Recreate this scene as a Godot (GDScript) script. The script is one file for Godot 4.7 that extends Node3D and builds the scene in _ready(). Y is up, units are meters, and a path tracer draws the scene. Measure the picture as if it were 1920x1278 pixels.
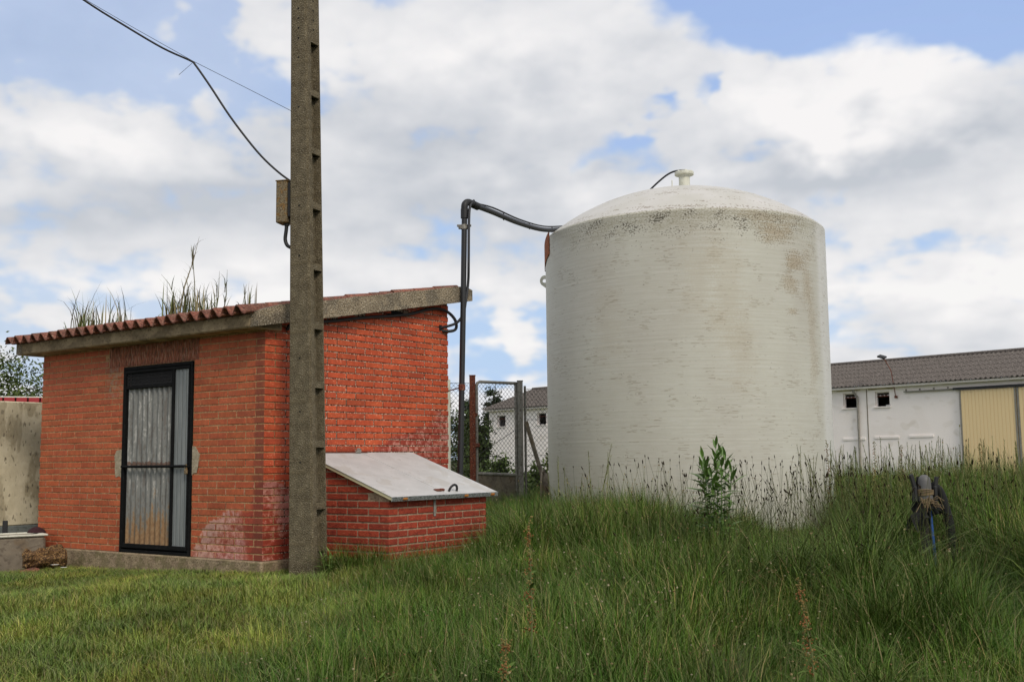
extends Node3D
# A brick pump shed, a concrete pole and a white water tank in long grass, with a warehouse behind.

const EYE := Vector3(0, 0.944, 0)
const SHED := Vector3(-2.1324, 0, -9.3154)
const YAW := 0.94045
const L := 0.24816        # brick module along a course
const CH := 0.0615        # course height
const B0 := 0.11          # underside of the first course
const TANK := Vector3(2.301, 0, -14.316)
const TR := 1.84

var M := {}
var rng := RandomNumberGenerator.new()
var used := {}

# ------------------------------------------------------------------ mesh builder
class MB:
	var v := PackedVector3Array()
	var n := PackedVector3Array()
	var uv := PackedVector2Array()
	var col := PackedColorArray()
	var c := Color(1, 1, 1)
	func tri(a: Vector3, b: Vector3, d: Vector3, na: Vector3, nb: Vector3, nd: Vector3, ua := Vector2.ZERO, ub := Vector2.ZERO, ud := Vector2.ZERO):
		if (b - a).cross(d - a).dot(na + nb + nd) > 0.0:
			v.append(a); v.append(d); v.append(b)
			n.append(na); n.append(nd); n.append(nb)
			uv.append(ua); uv.append(ud); uv.append(ub)
		else:
			v.append(a); v.append(b); v.append(d)
			n.append(na); n.append(nb); n.append(nd)
			uv.append(ua); uv.append(ub); uv.append(ud)
		col.append(c); col.append(c); col.append(c)
	func quad(a: Vector3, b: Vector3, d: Vector3, e: Vector3, nn: Vector3, ua := Vector2(0, 0), ub := Vector2(1, 0), ud := Vector2(1, 1), ue := Vector2(0, 1)):
		tri(a, b, d, nn, nn, nn, ua, ub, ud)
		tri(a, d, e, nn, nn, nn, ua, ud, ue)
	func flat(a: Vector3, b: Vector3, d: Vector3, inside: Vector3):
		var nn := (b - a).cross(d - a).normalized()
		if nn.dot((a + b + d) / 3.0 - inside) < 0.0: nn = -nn
		tri(a, b, d, nn, nn, nn)
	func bbox(o: Vector3, s: Vector3, bev := 0.0, bs := Basis.IDENTITY):
		# bevelled box: centre o, size s
		var h := s * 0.5
		var bv: float = min(bev, min(h.x, min(h.y, h.z)) * 0.9)
		var ax := [Vector3(1, 0, 0), Vector3(0, 1, 0), Vector3(0, 0, 1)]
		for i in 3:
			var j := (i + 1) % 3
			var k := (i + 2) % 3
			for sg in [-1.0, 1.0]:
				var p: Vector3 = ax[i] * h[i] * sg
				var e1: Vector3 = ax[j] * (h[j] - bv)
				var e2: Vector3 = ax[k] * (h[k] - bv)
				quad(o + bs * (p - e1 - e2), o + bs * (p + e1 - e2), o + bs * (p + e1 + e2), o + bs * (p - e1 + e2), bs * (ax[i] * sg))
		if bv <= 0.0: return
		for i in 3:
			var j := (i + 1) % 3
			var k := (i + 2) % 3
			for s1 in [-1.0, 1.0]:
				for s2 in [-1.0, 1.0]:
					var nn: Vector3 = (ax[j] * s1 + ax[k] * s2).normalized()
					var e: Vector3 = ax[i] * (h[i] - bv)
					var p1: Vector3 = ax[j] * s1 * h[j] + ax[k] * s2 * (h[k] - bv)
					var p2: Vector3 = ax[j] * s1 * (h[j] - bv) + ax[k] * s2 * h[k]
					quad(o + bs * (p1 - e), o + bs * (p1 + e), o + bs * (p2 + e), o + bs * (p2 - e), bs * nn)
		for sx in [-1.0, 1.0]:
			for sy in [-1.0, 1.0]:
				for sz in [-1.0, 1.0]:
					var sg := Vector3(sx, sy, sz)
					var a := Vector3(h.x, h.y - bv, h.z - bv) * sg
					var b := Vector3(h.x - bv, h.y, h.z - bv) * sg
					var d := Vector3(h.x - bv, h.y - bv, h.z) * sg
					var nn := bs * sg.normalized()
					tri(o + bs * a, o + bs * b, o + bs * d, nn, nn, nn)
	func box2(a: Vector3, b: Vector3, bev := 0.0):
		bbox((a + b) * 0.5, (b - a).abs(), bev)
	func tube(path: Array, rad, seg := 8, caps := true):
		var m := path.size()
		var rings := []
		var norms := []
		var up := Vector3(0.13, 0.97, 0.21)
		for i in m:
			var t: Vector3 = (path[min(i + 1, m - 1)] - path[max(i - 1, 0)]).normalized()
			if i == 0 and absf(t.dot(up)) > 0.9: up = Vector3(0.9, 0.1, 0.3)
			var s := t.cross(up).normalized()
			var w := s.cross(t).normalized()
			up = w
			var r: float = rad[i] if rad is Array else rad
			var ring := []
			var nr := []
			for k in seg:
				var a := TAU * k / seg
				var d := s * cos(a) + w * sin(a)
				nr.append(d)
				ring.append(path[i] + d * r)
			rings.append(ring)
			norms.append(nr)
		for i in m - 1:
			for k in seg:
				var q := (k + 1) % seg
				var u0 := Vector2(float(k) / seg, float(i) / m)
				tri(rings[i][k], rings[i][q], rings[i + 1][q], norms[i][k], norms[i][q], norms[i + 1][q], u0, u0, u0)
				tri(rings[i][k], rings[i + 1][q], rings[i + 1][k], norms[i][k], norms[i + 1][q], norms[i + 1][k], u0, u0, u0)
		if caps:
			for e in [0, m - 1]:
				var t: Vector3 = (path[0] - path[1]) if e == 0 else (path[m - 1] - path[m - 2])
				t = t.normalized()
				for k in seg:
					tri(path[e], rings[e][k], rings[e][(k + 1) % seg], t, t, t)
	func lathe(prof: Array, seg := 48, o := Vector3.ZERO, a0 := 0.0, a1 := TAU):
		# prof: Array of Vector2(radius, y)
		var m := prof.size()
		var ns := []
		for i in m:
			var t: Vector2 = prof[min(i + 1, m - 1)] - prof[max(i - 1, 0)]
			ns.append(Vector2(t.y, -t.x).normalized())
		var sgn := 1.0
		if ns[m / 2].x < 0.0: sgn = -1.0
		for k in seg:
			var x := a0 + (a1 - a0) * k / seg
			var y := a0 + (a1 - a0) * (k + 1) / seg
			var d0 := Vector3(sin(x), 0, cos(x))
			var d1 := Vector3(sin(y), 0, cos(y))
			for i in m - 1:
				var p: Vector2 = prof[i]
				var q: Vector2 = prof[i + 1]
				var n0: Vector2 = ns[i] * sgn
				var n1: Vector2 = ns[i + 1] * sgn
				var u0 := float(k) / seg
				var u1 := float(k + 1) / seg
				var va := float(i) / (m - 1)
				var vb := float(i + 1) / (m - 1)
				var A := o + d0 * p.x + Vector3(0, p.y, 0)
				var B := o + d1 * p.x + Vector3(0, p.y, 0)
				var C := o + d1 * q.x + Vector3(0, q.y, 0)
				var D := o + d0 * q.x + Vector3(0, q.y, 0)
				var nA := d0 * n0.x + Vector3(0, n0.y, 0)
				var nB := d1 * n0.x + Vector3(0, n0.y, 0)
				var nC := d1 * n1.x + Vector3(0, n1.y, 0)
				var nD := d0 * n1.x + Vector3(0, n1.y, 0)
				if p.x > 1e-5: tri(A, B, C, nA, nB, nC, Vector2(u0, va), Vector2(u1, va), Vector2(u1, vb))
				if q.x > 1e-5: tri(A, C, D, nA, nC, nD, Vector2(u0, va), Vector2(u1, vb), Vector2(u0, vb))
	func mesh() -> ArrayMesh:
		var arr := []
		arr.resize(Mesh.ARRAY_MAX)
		arr[Mesh.ARRAY_VERTEX] = v
		arr[Mesh.ARRAY_NORMAL] = n
		arr[Mesh.ARRAY_TEX_UV] = uv
		arr[Mesh.ARRAY_COLOR] = col
		var am := ArrayMesh.new()
		am.add_surface_from_arrays(Mesh.PRIMITIVE_TRIANGLES, arr)
		return am

# ------------------------------------------------------------------ node helpers
func numbered(called: String) -> String:
	if not used.has(called):
		used[called] = 0
		return called
	used[called] += 1
	return "%s_%03d" % [called, used[called]]

func meta(o: Node, label := "", category := "", group := "", kind := ""):
	if label: o.set_meta("label", label)
	if category: o.set_meta("category", category)
	if group: o.set_meta("group", group)
	if kind: o.set_meta("kind", kind)

func thing(called: String, label: String, category: String, at := Vector3.ZERO, turn := 0.0, group := "") -> Node3D:
	var o := Node3D.new()
	o.name = numbered(called)
	add_child(o)
	o.position = at
	o.rotation.y = turn
	meta(o, label, category, group)
	return o

func part(called: String, m, mat: Material, parent: Node, label := "") -> MeshInstance3D:
	var o := MeshInstance3D.new()
	o.mesh = m.mesh() if m is MB else m
	o.material_override = mat
	o.name = numbered(called) if parent == self else called
	parent.add_child(o, true)
	if label: o.set_meta("label", label)
	return o

# ------------------------------------------------------------------ textures and materials
func lin(r: float, g: float, b: float) -> Color:
	return Color(r, g, b).linear_to_srgb()

func noise(freq: float, seed_: int, oct := 4, type := FastNoiseLite.TYPE_SIMPLEX_SMOOTH) -> FastNoiseLite:
	var f := FastNoiseLite.new()
	f.noise_type = type
	f.seed = seed_
	f.frequency = freq
	f.fractal_type = FastNoiseLite.FRACTAL_FBM if oct > 1 else FastNoiseLite.FRACTAL_NONE
	f.fractal_octaves = oct
	return f

func seamless(size: int, freq: float, seed_: int, oct := 4, type := FastNoiseLite.TYPE_SIMPLEX_SMOOTH) -> PackedByteArray:
	var im := noise(freq, seed_, oct, type).get_seamless_image(size, size)
	im.convert(Image.FORMAT_L8)
	return im.get_data()

# two base colours by a coarse pattern, dark and light flecks by a fine one, grain on top (sRGB values)
func tex(size: int, c0: Color, c1: Color, coarse: float, dark: Color, dthr: int, light: Color, lthr: int, fine: float, grain: float, sd: int, patch := Color(0, 0, 0, 0), pthr := 999) -> ImageTexture:
	var A := seamless(size, coarse, sd, 4)
	var B := seamless(size, fine, sd + 1, 2)
	var G := seamless(size, 0.35, sd + 2, 1)
	var P := seamless(size, coarse * 0.6, sd + 3, 5)
	var out := PackedByteArray()
	out.resize(size * size * 3)
	for i in size * size:
		var t := clampf((A[i] - 60) / 135.0, 0, 1)
		var c := c0.lerp(c1, t)
		if P[i] > pthr: c = c.lerp(patch, minf(1.0, (P[i] - pthr) / 22.0) * patch.a)
		var b := B[i]
		if b < dthr: c = c.lerp(dark, minf(1.0, (dthr - b) / 18.0) * dark.a)
		elif b > lthr: c = c.lerp(light, minf(1.0, (b - lthr) / 14.0) * light.a)
		var g := 1.0 + (G[i] - 128) / 128.0 * grain
		out[i * 3] = clampi(int(c.r * 255 * g), 0, 255)
		out[i * 3 + 1] = clampi(int(c.g * 255 * g), 0, 255)
		out[i * 3 + 2] = clampi(int(c.b * 255 * g), 0, 255)
	return img_tex(Image.create_from_data(size, size, false, Image.FORMAT_RGB8, out))

func img_tex(im: Image) -> ImageTexture:
	return ImageTexture.create_from_image(im)

func bump(size: int, freq: float, sd: int, strength: float, oct := 4) -> ImageTexture:
	var im := noise(freq, sd, oct).get_seamless_image(size, size)
	im.convert(Image.FORMAT_RGBA8)
	im.bump_map_to_normal_map(strength)
	return img_tex(im)

func mat(c: Color, rough := 0.85, metal := 0.0) -> StandardMaterial3D:
	var m := StandardMaterial3D.new()
	m.albedo_color = c
	m.roughness = rough
	m.metallic = metal
	return m

func tmat(t: Texture2D, scale: float, rough := 0.9, nrm: Texture2D = null, ns := 1.0, metal := 0.0) -> StandardMaterial3D:
	# world triplanar: scale = repeats per metre
	var m := mat(Color(1, 1, 1), rough, metal)
	m.albedo_texture = t
	m.uv1_triplanar = true
	m.uv1_world_triplanar = true
	m.uv1_triplanar_sharpness = 4.0
	m.uv1_scale = Vector3(scale, scale, scale)
	if nrm:
		m.normal_enabled = true
		m.normal_texture = nrm
		m.normal_scale = ns
	return m

func vmat(rough := 0.7, back := 0.0) -> StandardMaterial3D:
	var m := mat(Color(1, 1, 1), rough)
	m.vertex_color_use_as_albedo = true
	m.metallic_specular = 0.2
	if back > 0.0:
		m.backlight_enabled = true
		m.backlight = Color(0.35 * back, 0.45 * back, 0.12 * back)
	return m

# ------------------------------------------------------------------ ground height
var tn := noise(0.35, 71, 3)
func ground_y(x: float, z: float) -> float:
	var y := -0.30 * smoothstep(-8.6, -3.0, z)
	y -= 0.10 * smoothstep(-2.0, -5.0, x) * smoothstep(-30.0, -12.0, z)
	y += tn.get_noise_2d(x, z) * 0.05 * smoothstep(0.2, 1.6, absf(x + 2.6)) 
	return y

func _ready():
	rng.seed = 4242
	setup_view()
	materials()
	build_ground()
	build_warehouse()
	build_shed()
	build_hatch()
	build_tank()
	build_pole()
	build_pipe()
	build_fence()
	build_left_side()
	build_valve()
	build_trees()
	build_roof_reeds()
	build_grass()
	build_herbs()

# ------------------------------------------------------------------ camera, sky, sun, exposure
func setup_view():
	var cam := Camera3D.new()
	cam.name = "camera"
	add_child(cam)
	cam.position = EYE
	var p := 0.108673
	var r := -0.0111426
	var f := Vector3(0, sin(p), -cos(p))
	var u := Vector3(0, cos(p), sin(p))
	var x := Vector3(1, 0, 0)
	cam.basis = Basis(x * cos(r) + u * sin(r), u * cos(r) - x * sin(r), -f)
	cam.fov = 34.885
	cam.near = 0.05
	cam.far = 900.0
	cam.current = true
	var we := WorldEnvironment.new()
	we.name = "environment"
	var env := Environment.new()
	env.tonemap_mode = Environment.TONE_MAPPER_LINEAR
	env.tonemap_exposure = 1.2
	env.background_mode = Environment.BG_SKY
	env.sky = Sky.new()
	env.sky.sky_material = sky_material()
	env.background_energy_multiplier = 1.0
	env.sdfgi_enabled = true
	env.ssao_enabled = true
	env.ssil_enabled = true
	we.environment = env
	add_child(we)
	var sun := DirectionalLight3D.new()
	sun.name = "sun"
	add_child(sun)
	sun.light_energy = 0.5
	sun.light_angular_distance = 16.0
	sun.light_color = Color(1.0, 0.96, 0.9)
	sun.shadow_enabled = true
	# veiled sun behind the camera, to the right
	sun.look_at_from_position(Vector3(4.0, 7.0, 8.0), Vector3.ZERO, Vector3.UP)

func sky_material() -> PanoramaSkyMaterial:
	var w := 4096
	var h := 2048
	var n1 := noise(1.0, 11, 6)
	var n2 := noise(0.55, 23, 4)
	var n3 := noise(2.6, 37, 4)
	var n5 := noise(26.0, 51, 3, FastNoiseLite.TYPE_CELLULAR)   # cauliflower heads of the cumulus
	n5.cellular_return_type = FastNoiseLite.RETURN_DISTANCE
	var n6 := noise(14.0, 57, 4)
	# openings and masses seen in this sky: azimuth, elevation, half width, half height (degrees), how much cloud is added
	var spots := [
		[17.0, 23.0, 8.5, 2.9, -1.15], [24.0, 20.4, 5.5, 2.4, -0.95], [15.0, 20.2, 3.0, 1.3, -0.20], [-24.0, 21.5, 8.0, 4.0, -0.20], [-17.5, 20.3, 6.5, 2.4, -0.22],
		[-6.0, 24.2, 5.0, 1.1, -0.45], [11.5, 18.3, 1.2, 0.6, -0.5], [8.8, 17.8, 1.6, 0.6, -0.55], [6.7, 16.0, 1.8, 1.0, -0.6],
		[20.0, 9.6, 4.5, 1.0, -0.42], [17.0, 7.4, 3.4, 0.8, -0.32], [-0.8, 6.2, 3.4, 2.3, -0.62], [-25.0, 5.6, 2.6, 1.0, -0.40], [25.0, 7.0, 4.0, 0.9, -0.30],
		[-14.0, 10.8, 4.0, 0.7, -0.14], [-24.0, 14.6, 3.0, 0.8, -0.14],
		[20.0, 17.2, 5.5, 3.0, 0.30], [20.0, 20.2, 2.6, 1.0, 0.42], [2.0, 19.5, 8.0, 3.6, 0.22], [-10.0, 17.0, 8.0, 4.0, 0.14], [22.0, 13.0, 6.0, 2.2, 0.18], [-22.0, 12.0, 7.0, 2.6, 0.12]]
	# darker undersides: azimuth, elevation, half width, half height, strength
	var greys := [[17.5, 14.2, 6.0, 1.3, 0.85], [-16.0, 13.6, 7.5, 2.0, 0.62], [-3.0, 14.5, 6.0, 2.6, 0.42], [-22.5, 11.6, 6.0, 1.2, 0.55], [-9.0, 11.2, 5.0, 1.0, 0.3], [3.0, 12.5, 5.0, 1.5, 0.35], [0.0, 18.0, 6.0, 2.0, 0.16]]
	var lights := [[18.5, 17.4, 5.0, 1.8, 0.75], [19.6, 20.2, 2.4, 0.9, 0.5], [4.0, 21.5, 6.0, 2.0, 0.25], [-24.0, 16.0, 4.0, 0.9, 0.3], [25.0, 8.4, 2.0, 0.8, 0.4], [19.0, 8.4, 3.0, 0.6, 0.3], [-8.5, 21.0, 4.0, 1.4, 0.3], [-19.0, 17.0, 2.5, 0.7, 0.25]]
	var data := PackedByteArray()
	data.resize(w * h * 3)
	for j in h:
		var el := (0.5 - (j + 0.5) / h) * PI
		var eld := rad_to_deg(el)
		if eld < -4.0:
			for i in w:
				var q := (j * w + i) * 3
				data[q] = 96; data[q + 1] = 98; data[q + 2] = 84
			continue
		var y := sin(maxf(el, 0.0))
		var ce := cos(el)
		var blue := Color(0.67, 0.765, 0.88).lerp(Color(0.56, 0.66, 0.84), smoothstep(3.0, 26.0, eld))
		var k := 1.0 / (y + 0.16)
		for i in w:
			var az := (i + 0.5) / w * TAU
			if az > PI: az -= TAU
			var azd := rad_to_deg(az)
			# behind the camera and overhead the same clouds are worked out on a coarser grid
			if (absf(azd) > 46.0 or eld > 42.0) and (i % 4 != 0 or j % 4 != 0) and j > 4 and eld > -3.0:
				var o := (j * w + i) * 3
				var p := ((j - j % 4) * w + i - i % 4) * 3
				data[o] = data[p]; data[o + 1] = data[p + 1]; data[o + 2] = data[p + 2]
				continue
			var px := sin(az) * ce * k
			var pz := -cos(az) * ce * k
			var wx := n2.get_noise_3d(px * 1.3, pz * 1.3, 5.0) * 0.35
			var a := n1.get_noise_3d(px + wx, pz - wx, y * 1.5)
			var f := n3.get_noise_3d(px, pz, y * 3.0)
			var d3 := Vector3(sin(az) * ce, y * 1.5, -cos(az) * ce)
			var e6 := n6.get_noise_3dv(d3)
			var puff := -n5.get_noise_3dv(d3 + Vector3(e6, -e6, e6) * 0.012) - 0.55
			var bias := 0.0
			var grey := 0.0
			if absf(azd) < 40.0 and eld < 32.0:
				var jx := azd + wx * 7.0 + a * 2.0 + f * 2.0 + e6 * 2.2
				var je := eld + wx * 2.5 - a * 1.2 + f * 1.0 + e6 * 1.4
				for s in spots:
					var dx: float = (jx - s[0]) / s[2]
					var dy: float = (je - s[1]) / s[3]
					var d2 := dx * dx + dy * dy
					if d2 < 5.0: bias += s[4] * exp(-d2)
				for s in greys:
					var dx: float = (jx - s[0]) / s[2]
					var dy: float = (je - s[1]) / s[3]
					var d2 := dx * dx + dy * dy
					if d2 < 5.0: grey += s[4] * exp(-d2)
				for s in lights:
					var dx: float = (jx - s[0]) / s[2]
					var dy: float = (je - s[1]) / s[3]
					var d2 := dx * dx + dy * dy
					if d2 < 5.0: grey -= s[4] * exp(-d2)
			var cover := 0.50 + a * 0.65 + f * 0.20 + e6 * 0.30 + puff * 0.42 + bias
			var dens := smoothstep(0.06, 0.48, cover)
			var g := clampf(0.37 + grey * 0.8 + n2.get_noise_3d(px, pz + 9.0, 1.0) * 0.55 - f * 0.32 - a * 0.28 - e6 * 0.24 - puff * 0.28, 0.0, 1.0)
			var cl := Color(0.905, 0.895, 0.89).lerp(Color(0.715, 0.73, 0.755), g)
			var veil := 0.06 + 0.34 * smoothstep(-6.0, -16.0, azd) * smoothstep(-60.0, -40.0, azd)
			var c := blue.lerp(cl, maxf(dens * 0.97, veil))
			var q := (j * w + i) * 3
			data[q] = clampi(int(c.r * 255), 0, 255)
			data[q + 1] = clampi(int(c.g * 255), 0, 255)
			data[q + 2] = clampi(int(c.b * 255), 0, 255)
	var m := PanoramaSkyMaterial.new()
	m.panorama = img_tex(Image.create_from_data(w, h, false, Image.FORMAT_RGB8, data))
	m.filter = true
	return m

func materials():
	var nf := bump(512, 0.06, 301, 6.0, 5)
	var nc := bump(512, 0.02, 302, 5.0, 5)
	M.nf = nf
	M.nc = nc
	M.concrete = tmat(tex(512, Color(0.375, 0.335, 0.25), Color(0.465, 0.42, 0.325), 0.012, Color(0.22, 0.19, 0.14, 0.8), 98, Color(0.76, 0.73, 0.66, 0.85), 184, 0.14, 0.16, 1, Color(0.31, 0.265, 0.18, 0.4), 156), 1.7, 0.95, nf, 1.2)
	M.beam = tmat(tex(512, Color(0.53, 0.475, 0.385), Color(0.64, 0.58, 0.48), 0.010, Color(0.24, 0.205, 0.165, 0.8), 98, Color(0.86, 0.83, 0.77, 0.85), 180, 0.12, 0.12, 11, Color(0.36, 0.33, 0.28, 0.6), 140), 1.2, 0.95, nf, 1.2)
	M.eave = tmat(tex(512, Color(0.545, 0.475, 0.37), Color(0.65, 0.58, 0.46), 0.010, Color(0.30, 0.25, 0.18, 0.6), 76, Color(0.7, 0.66, 0.58, 0.6), 205, 0.05, 0.06, 21, Color(0.36, 0.31, 0.23, 0.55), 140), 0.9, 0.95, nc, 0.6)
	M.plinth = tmat(tex(512, Color(0.52, 0.45, 0.36), Color(0.62, 0.55, 0.44), 0.014, Color(0.32, 0.28, 0.2, 0.7), 88, Color(0.72, 0.66, 0.56, 0.6), 195, 0.07, 0.10, 31, Color(0.40, 0.37, 0.24, 0.6), 142), 1.3, 0.95, nc, 1.0)
	M.mortar_front = tmat(tex(256, Color(0.60, 0.45, 0.31), Color(0.70, 0.56, 0.40), 0.03, Color(0.36, 0.24, 0.16, 0.7), 84, Color(0.72, 0.62, 0.48, 0.7), 190, 0.09, 0.10, 41), 1.7, 0.95, nf, 1.0)
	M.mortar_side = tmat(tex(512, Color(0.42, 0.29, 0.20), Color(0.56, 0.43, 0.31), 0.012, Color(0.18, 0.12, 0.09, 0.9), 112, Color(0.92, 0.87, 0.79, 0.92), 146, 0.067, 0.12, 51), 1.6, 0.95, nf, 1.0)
	M.mortar_box = tmat(tex(256, Color(0.58, 0.49, 0.40), Color(0.68, 0.59, 0.49), 0.03, Color(0.38, 0.3, 0.24, 0.7), 80, Color(0.76, 0.70, 0.6, 0.6), 195, 0.09, 0.08, 61), 1.7, 0.95, nf, 1.0)
	M.plaster = tmat(tex(512, Color(0.76, 0.715, 0.605), Color(0.81, 0.765, 0.66), 0.008, Color(0.34, 0.31, 0.25, 0.7), 66, Color(0.80, 0.77, 0.68, 0.5), 205, 0.03, 0.05, 71, Color(0.55, 0.50, 0.40, 0.6), 150), 0.45, 0.95, nc, 0.5)
	M.plaster.uv1_scale = Vector3(1.5, 0.5, 1.5)
	M.patch = tmat(tex(256, Color(0.60, 0.55, 0.46), Color(0.68, 0.63, 0.54), 0.02, Color(0.4, 0.36, 0.28, 0.6), 70, Color(0.8, 0.76, 0.68, 0.5), 200, 0.07, 0.08, 81), 1.8, 0.95, nc, 0.8)
	M.band = tmat(tex(256, Color(0.36, 0.38, 0.38), Color(0.44, 0.46, 0.45), 0.02, Color(0.25, 0.27, 0.25, 0.6), 70, Color(0.55, 0.55, 0.52, 0.5), 200, 0.06, 0.06, 91), 1.0, 0.9)
	M.white_wall = tmat(tex(512, Color(0.95, 0.92, 0.90), Color(0.97, 0.94, 0.92), 0.006, Color(0.80, 0.76, 0.70, 0.4), 52, Color(0.97, 0.95, 0.93, 0.4), 210, 0.02, 0.02, 101, Color(0.91, 0.875, 0.84, 0.4), 162), 0.12, 0.95)
	M.far_roof = tmat(tex(512, Color(0.315, 0.29, 0.272), Color(0.395, 0.37, 0.35), 0.02, Color(0.26, 0.235, 0.215, 0.8), 100, Color(0.62, 0.58, 0.55, 0.8), 176, 0.09, 0.14, 111), 0.4, 0.95)
	M.tile = tmat(tex(512, Color(0.50, 0.29, 0.23), Color(0.60, 0.37, 0.30), 0.02, Color(0.25, 0.17, 0.14, 0.8), 92, Color(0.72, 0.62, 0.52, 0.75), 188, 0.05, 0.12, 121, Color(0.42, 0.31, 0.25, 0.7), 146), 1.5, 0.9, nf, 0.8)
	M.tile_b = tmat(tex(512, Color(0.44, 0.27, 0.22), Color(0.55, 0.35, 0.29), 0.02, Color(0.24, 0.16, 0.13, 0.8), 92, Color(0.66, 0.57, 0.48, 0.75), 184, 0.05, 0.12, 131, Color(0.36, 0.28, 0.22, 0.7), 140), 1.5, 0.9, nf, 0.8)
	M.soil = tmat(tex(512, Color(0.24, 0.25, 0.12), Color(0.33, 0.31, 0.17), 0.02, Color(0.14, 0.13, 0.07, 0.7), 95, Color(0.45, 0.40, 0.26, 0.5), 195, 0.09, 0.15, 141), 0.7, 1.0, nc, 1.5)
	M.rust = tmat(tex(512, Color(0.36, 0.17, 0.11), Color(0.48, 0.24, 0.14), 0.02, Color(0.20, 0.10, 0.07, 0.7), 90, Color(0.60, 0.52, 0.44, 0.85), 186, 0.05, 0.12, 151), 1.6, 0.85, nf, 0.8)
	M.galv = tmat(tex(256, Color(0.50, 0.49, 0.46), Color(0.60, 0.585, 0.55), 0.03, Color(0.33, 0.27, 0.2, 0.7), 78, Color(0.68, 0.67, 0.64, 0.6), 196, 0.08, 0.06, 161), 1.2, 0.6, nf, 0.3, 0.3)
	M.oldmetal = tmat(tex(256, Color(0.42, 0.37, 0.28), Color(0.50, 0.44, 0.33), 0.03, Color(0.27, 0.2, 0.13, 0.8), 92, Color(0.60, 0.58, 0.50, 0.6), 190, 0.07, 0.10, 171, Color(0.50, 0.36, 0.16, 0.8), 150), 3.5, 0.8, nf, 0.6)
	M.wood = tmat(tex(256, Color(0.33, 0.235, 0.145), Color(0.50, 0.38, 0.23), 0.03, Color(0.18, 0.12, 0.07, 0.9), 108, Color(0.68, 0.55, 0.34, 0.7), 180, 0.06, 0.15, 181), 3.0, 0.95, nc, 2.0)
	M.trough = tmat(tex(256, Color(0.44, 0.405, 0.355), Color(0.52, 0.48, 0.42), 0.02, Color(0.32, 0.28, 0.24, 0.5), 74, Color(0.6, 0.57, 0.5, 0.5), 200, 0.05, 0.06, 191, Color(0.48, 0.40, 0.30, 0.5), 156), 1.1, 0.95, nc, 0.5)
	M.lid = tmat(tex(512, Color(0.735, 0.735, 0.725), Color(0.775, 0.775, 0.765), 0.01, Color(0.6, 0.58, 0.54, 0.5), 46, Color(0.86, 0.86, 0.85, 0.5), 215, 0.03, 0.02, 201, Color(0.70, 0.685, 0.65, 0.5), 168), 0.8, 0.5)
	M.black = mat(Color(0.105, 0.105, 0.11), 0.55)
	M.black_paint = tmat(tex(256, Color(0.065, 0.068, 0.07), Color(0.095, 0.098, 0.10), 0.02, Color(0.06, 0.06, 0.06, 0.5), 70, Color(0.26, 0.25, 0.24, 0.5), 205, 0.06, 0.06, 211), 2.0, 0.8)
	M.black_paint.metallic_specular = 0.25
	M.dark = mat(Color(0.05, 0.05, 0.05), 0.95)
	M.pipe = mat(Color(0.13, 0.135, 0.145), 0.5)
	M.hose = mat(Color(0.17, 0.175, 0.19), 0.6)
	M.foam = mat(Color(0.83, 0.79, 0.64), 0.9)
	M.foam_orange = mat(Color(0.66, 0.42, 0.17), 0.9)
	M.pale = tmat(tex(256, Color(0.80, 0.80, 0.74), Color(0.86, 0.86, 0.80), 0.02, Color(0.62, 0.6, 0.5, 0.6), 66, Color(0.9, 0.9, 0.86, 0.4), 210, 0.06, 0.03, 221), 1.5, 0.6)
	M.bark = tmat(tex(256, Color(0.26, 0.22, 0.17), Color(0.36, 0.31, 0.25), 0.03, Color(0.14, 0.12, 0.09, 0.8), 100, Color(0.45, 0.42, 0.36, 0.6), 190, 0.08, 0.1, 231), 1.5, 0.95, nc, 1.5)
	M.red_sheet = mat(Color(0.62, 0.17, 0.19), 0.7)
	M.leaf = vmat(0.55, 0.5)
	M.grass = vmat(0.6, 0.55)
	M.dry = vmat(0.85, 0.2)

# ------------------------------------------------------------------ ground
func build_ground():
	var m := MB.new()
	var xs := []
	var zs := []
	var s := 0.0
	var st := 0.3
	while s < 420.0:
		xs.append(s)
		if s > 0: xs.append(-s)
		s += st
		if s > 8: st *= 1.12
	xs.sort()
	s = 6.0
	st = 0.3
	while s > -460.0:
		zs.append(s)
		if s < -18: st *= 1.12
		s -= st
	for q in [20.0, 60.0, 200.0]: zs.push_front(q)
	for i in xs.size() - 1:
		for j in zs.size() - 1:
			var p := [Vector2(xs[i], zs[j]), Vector2(xs[i + 1], zs[j]), Vector2(xs[i + 1], zs[j + 1]), Vector2(xs[i], zs[j + 1])]
			var q := []
			for k in p: q.append(Vector3(k.x, ground_y(k.x, k.y), k.y))
			m.quad(q[0], q[1], q[2], q[3], Vector3.UP)
	var o := part("ground", m, M.soil, self)
	meta(o, "grassy ground of the yard", "ground", "", "structure")

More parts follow.
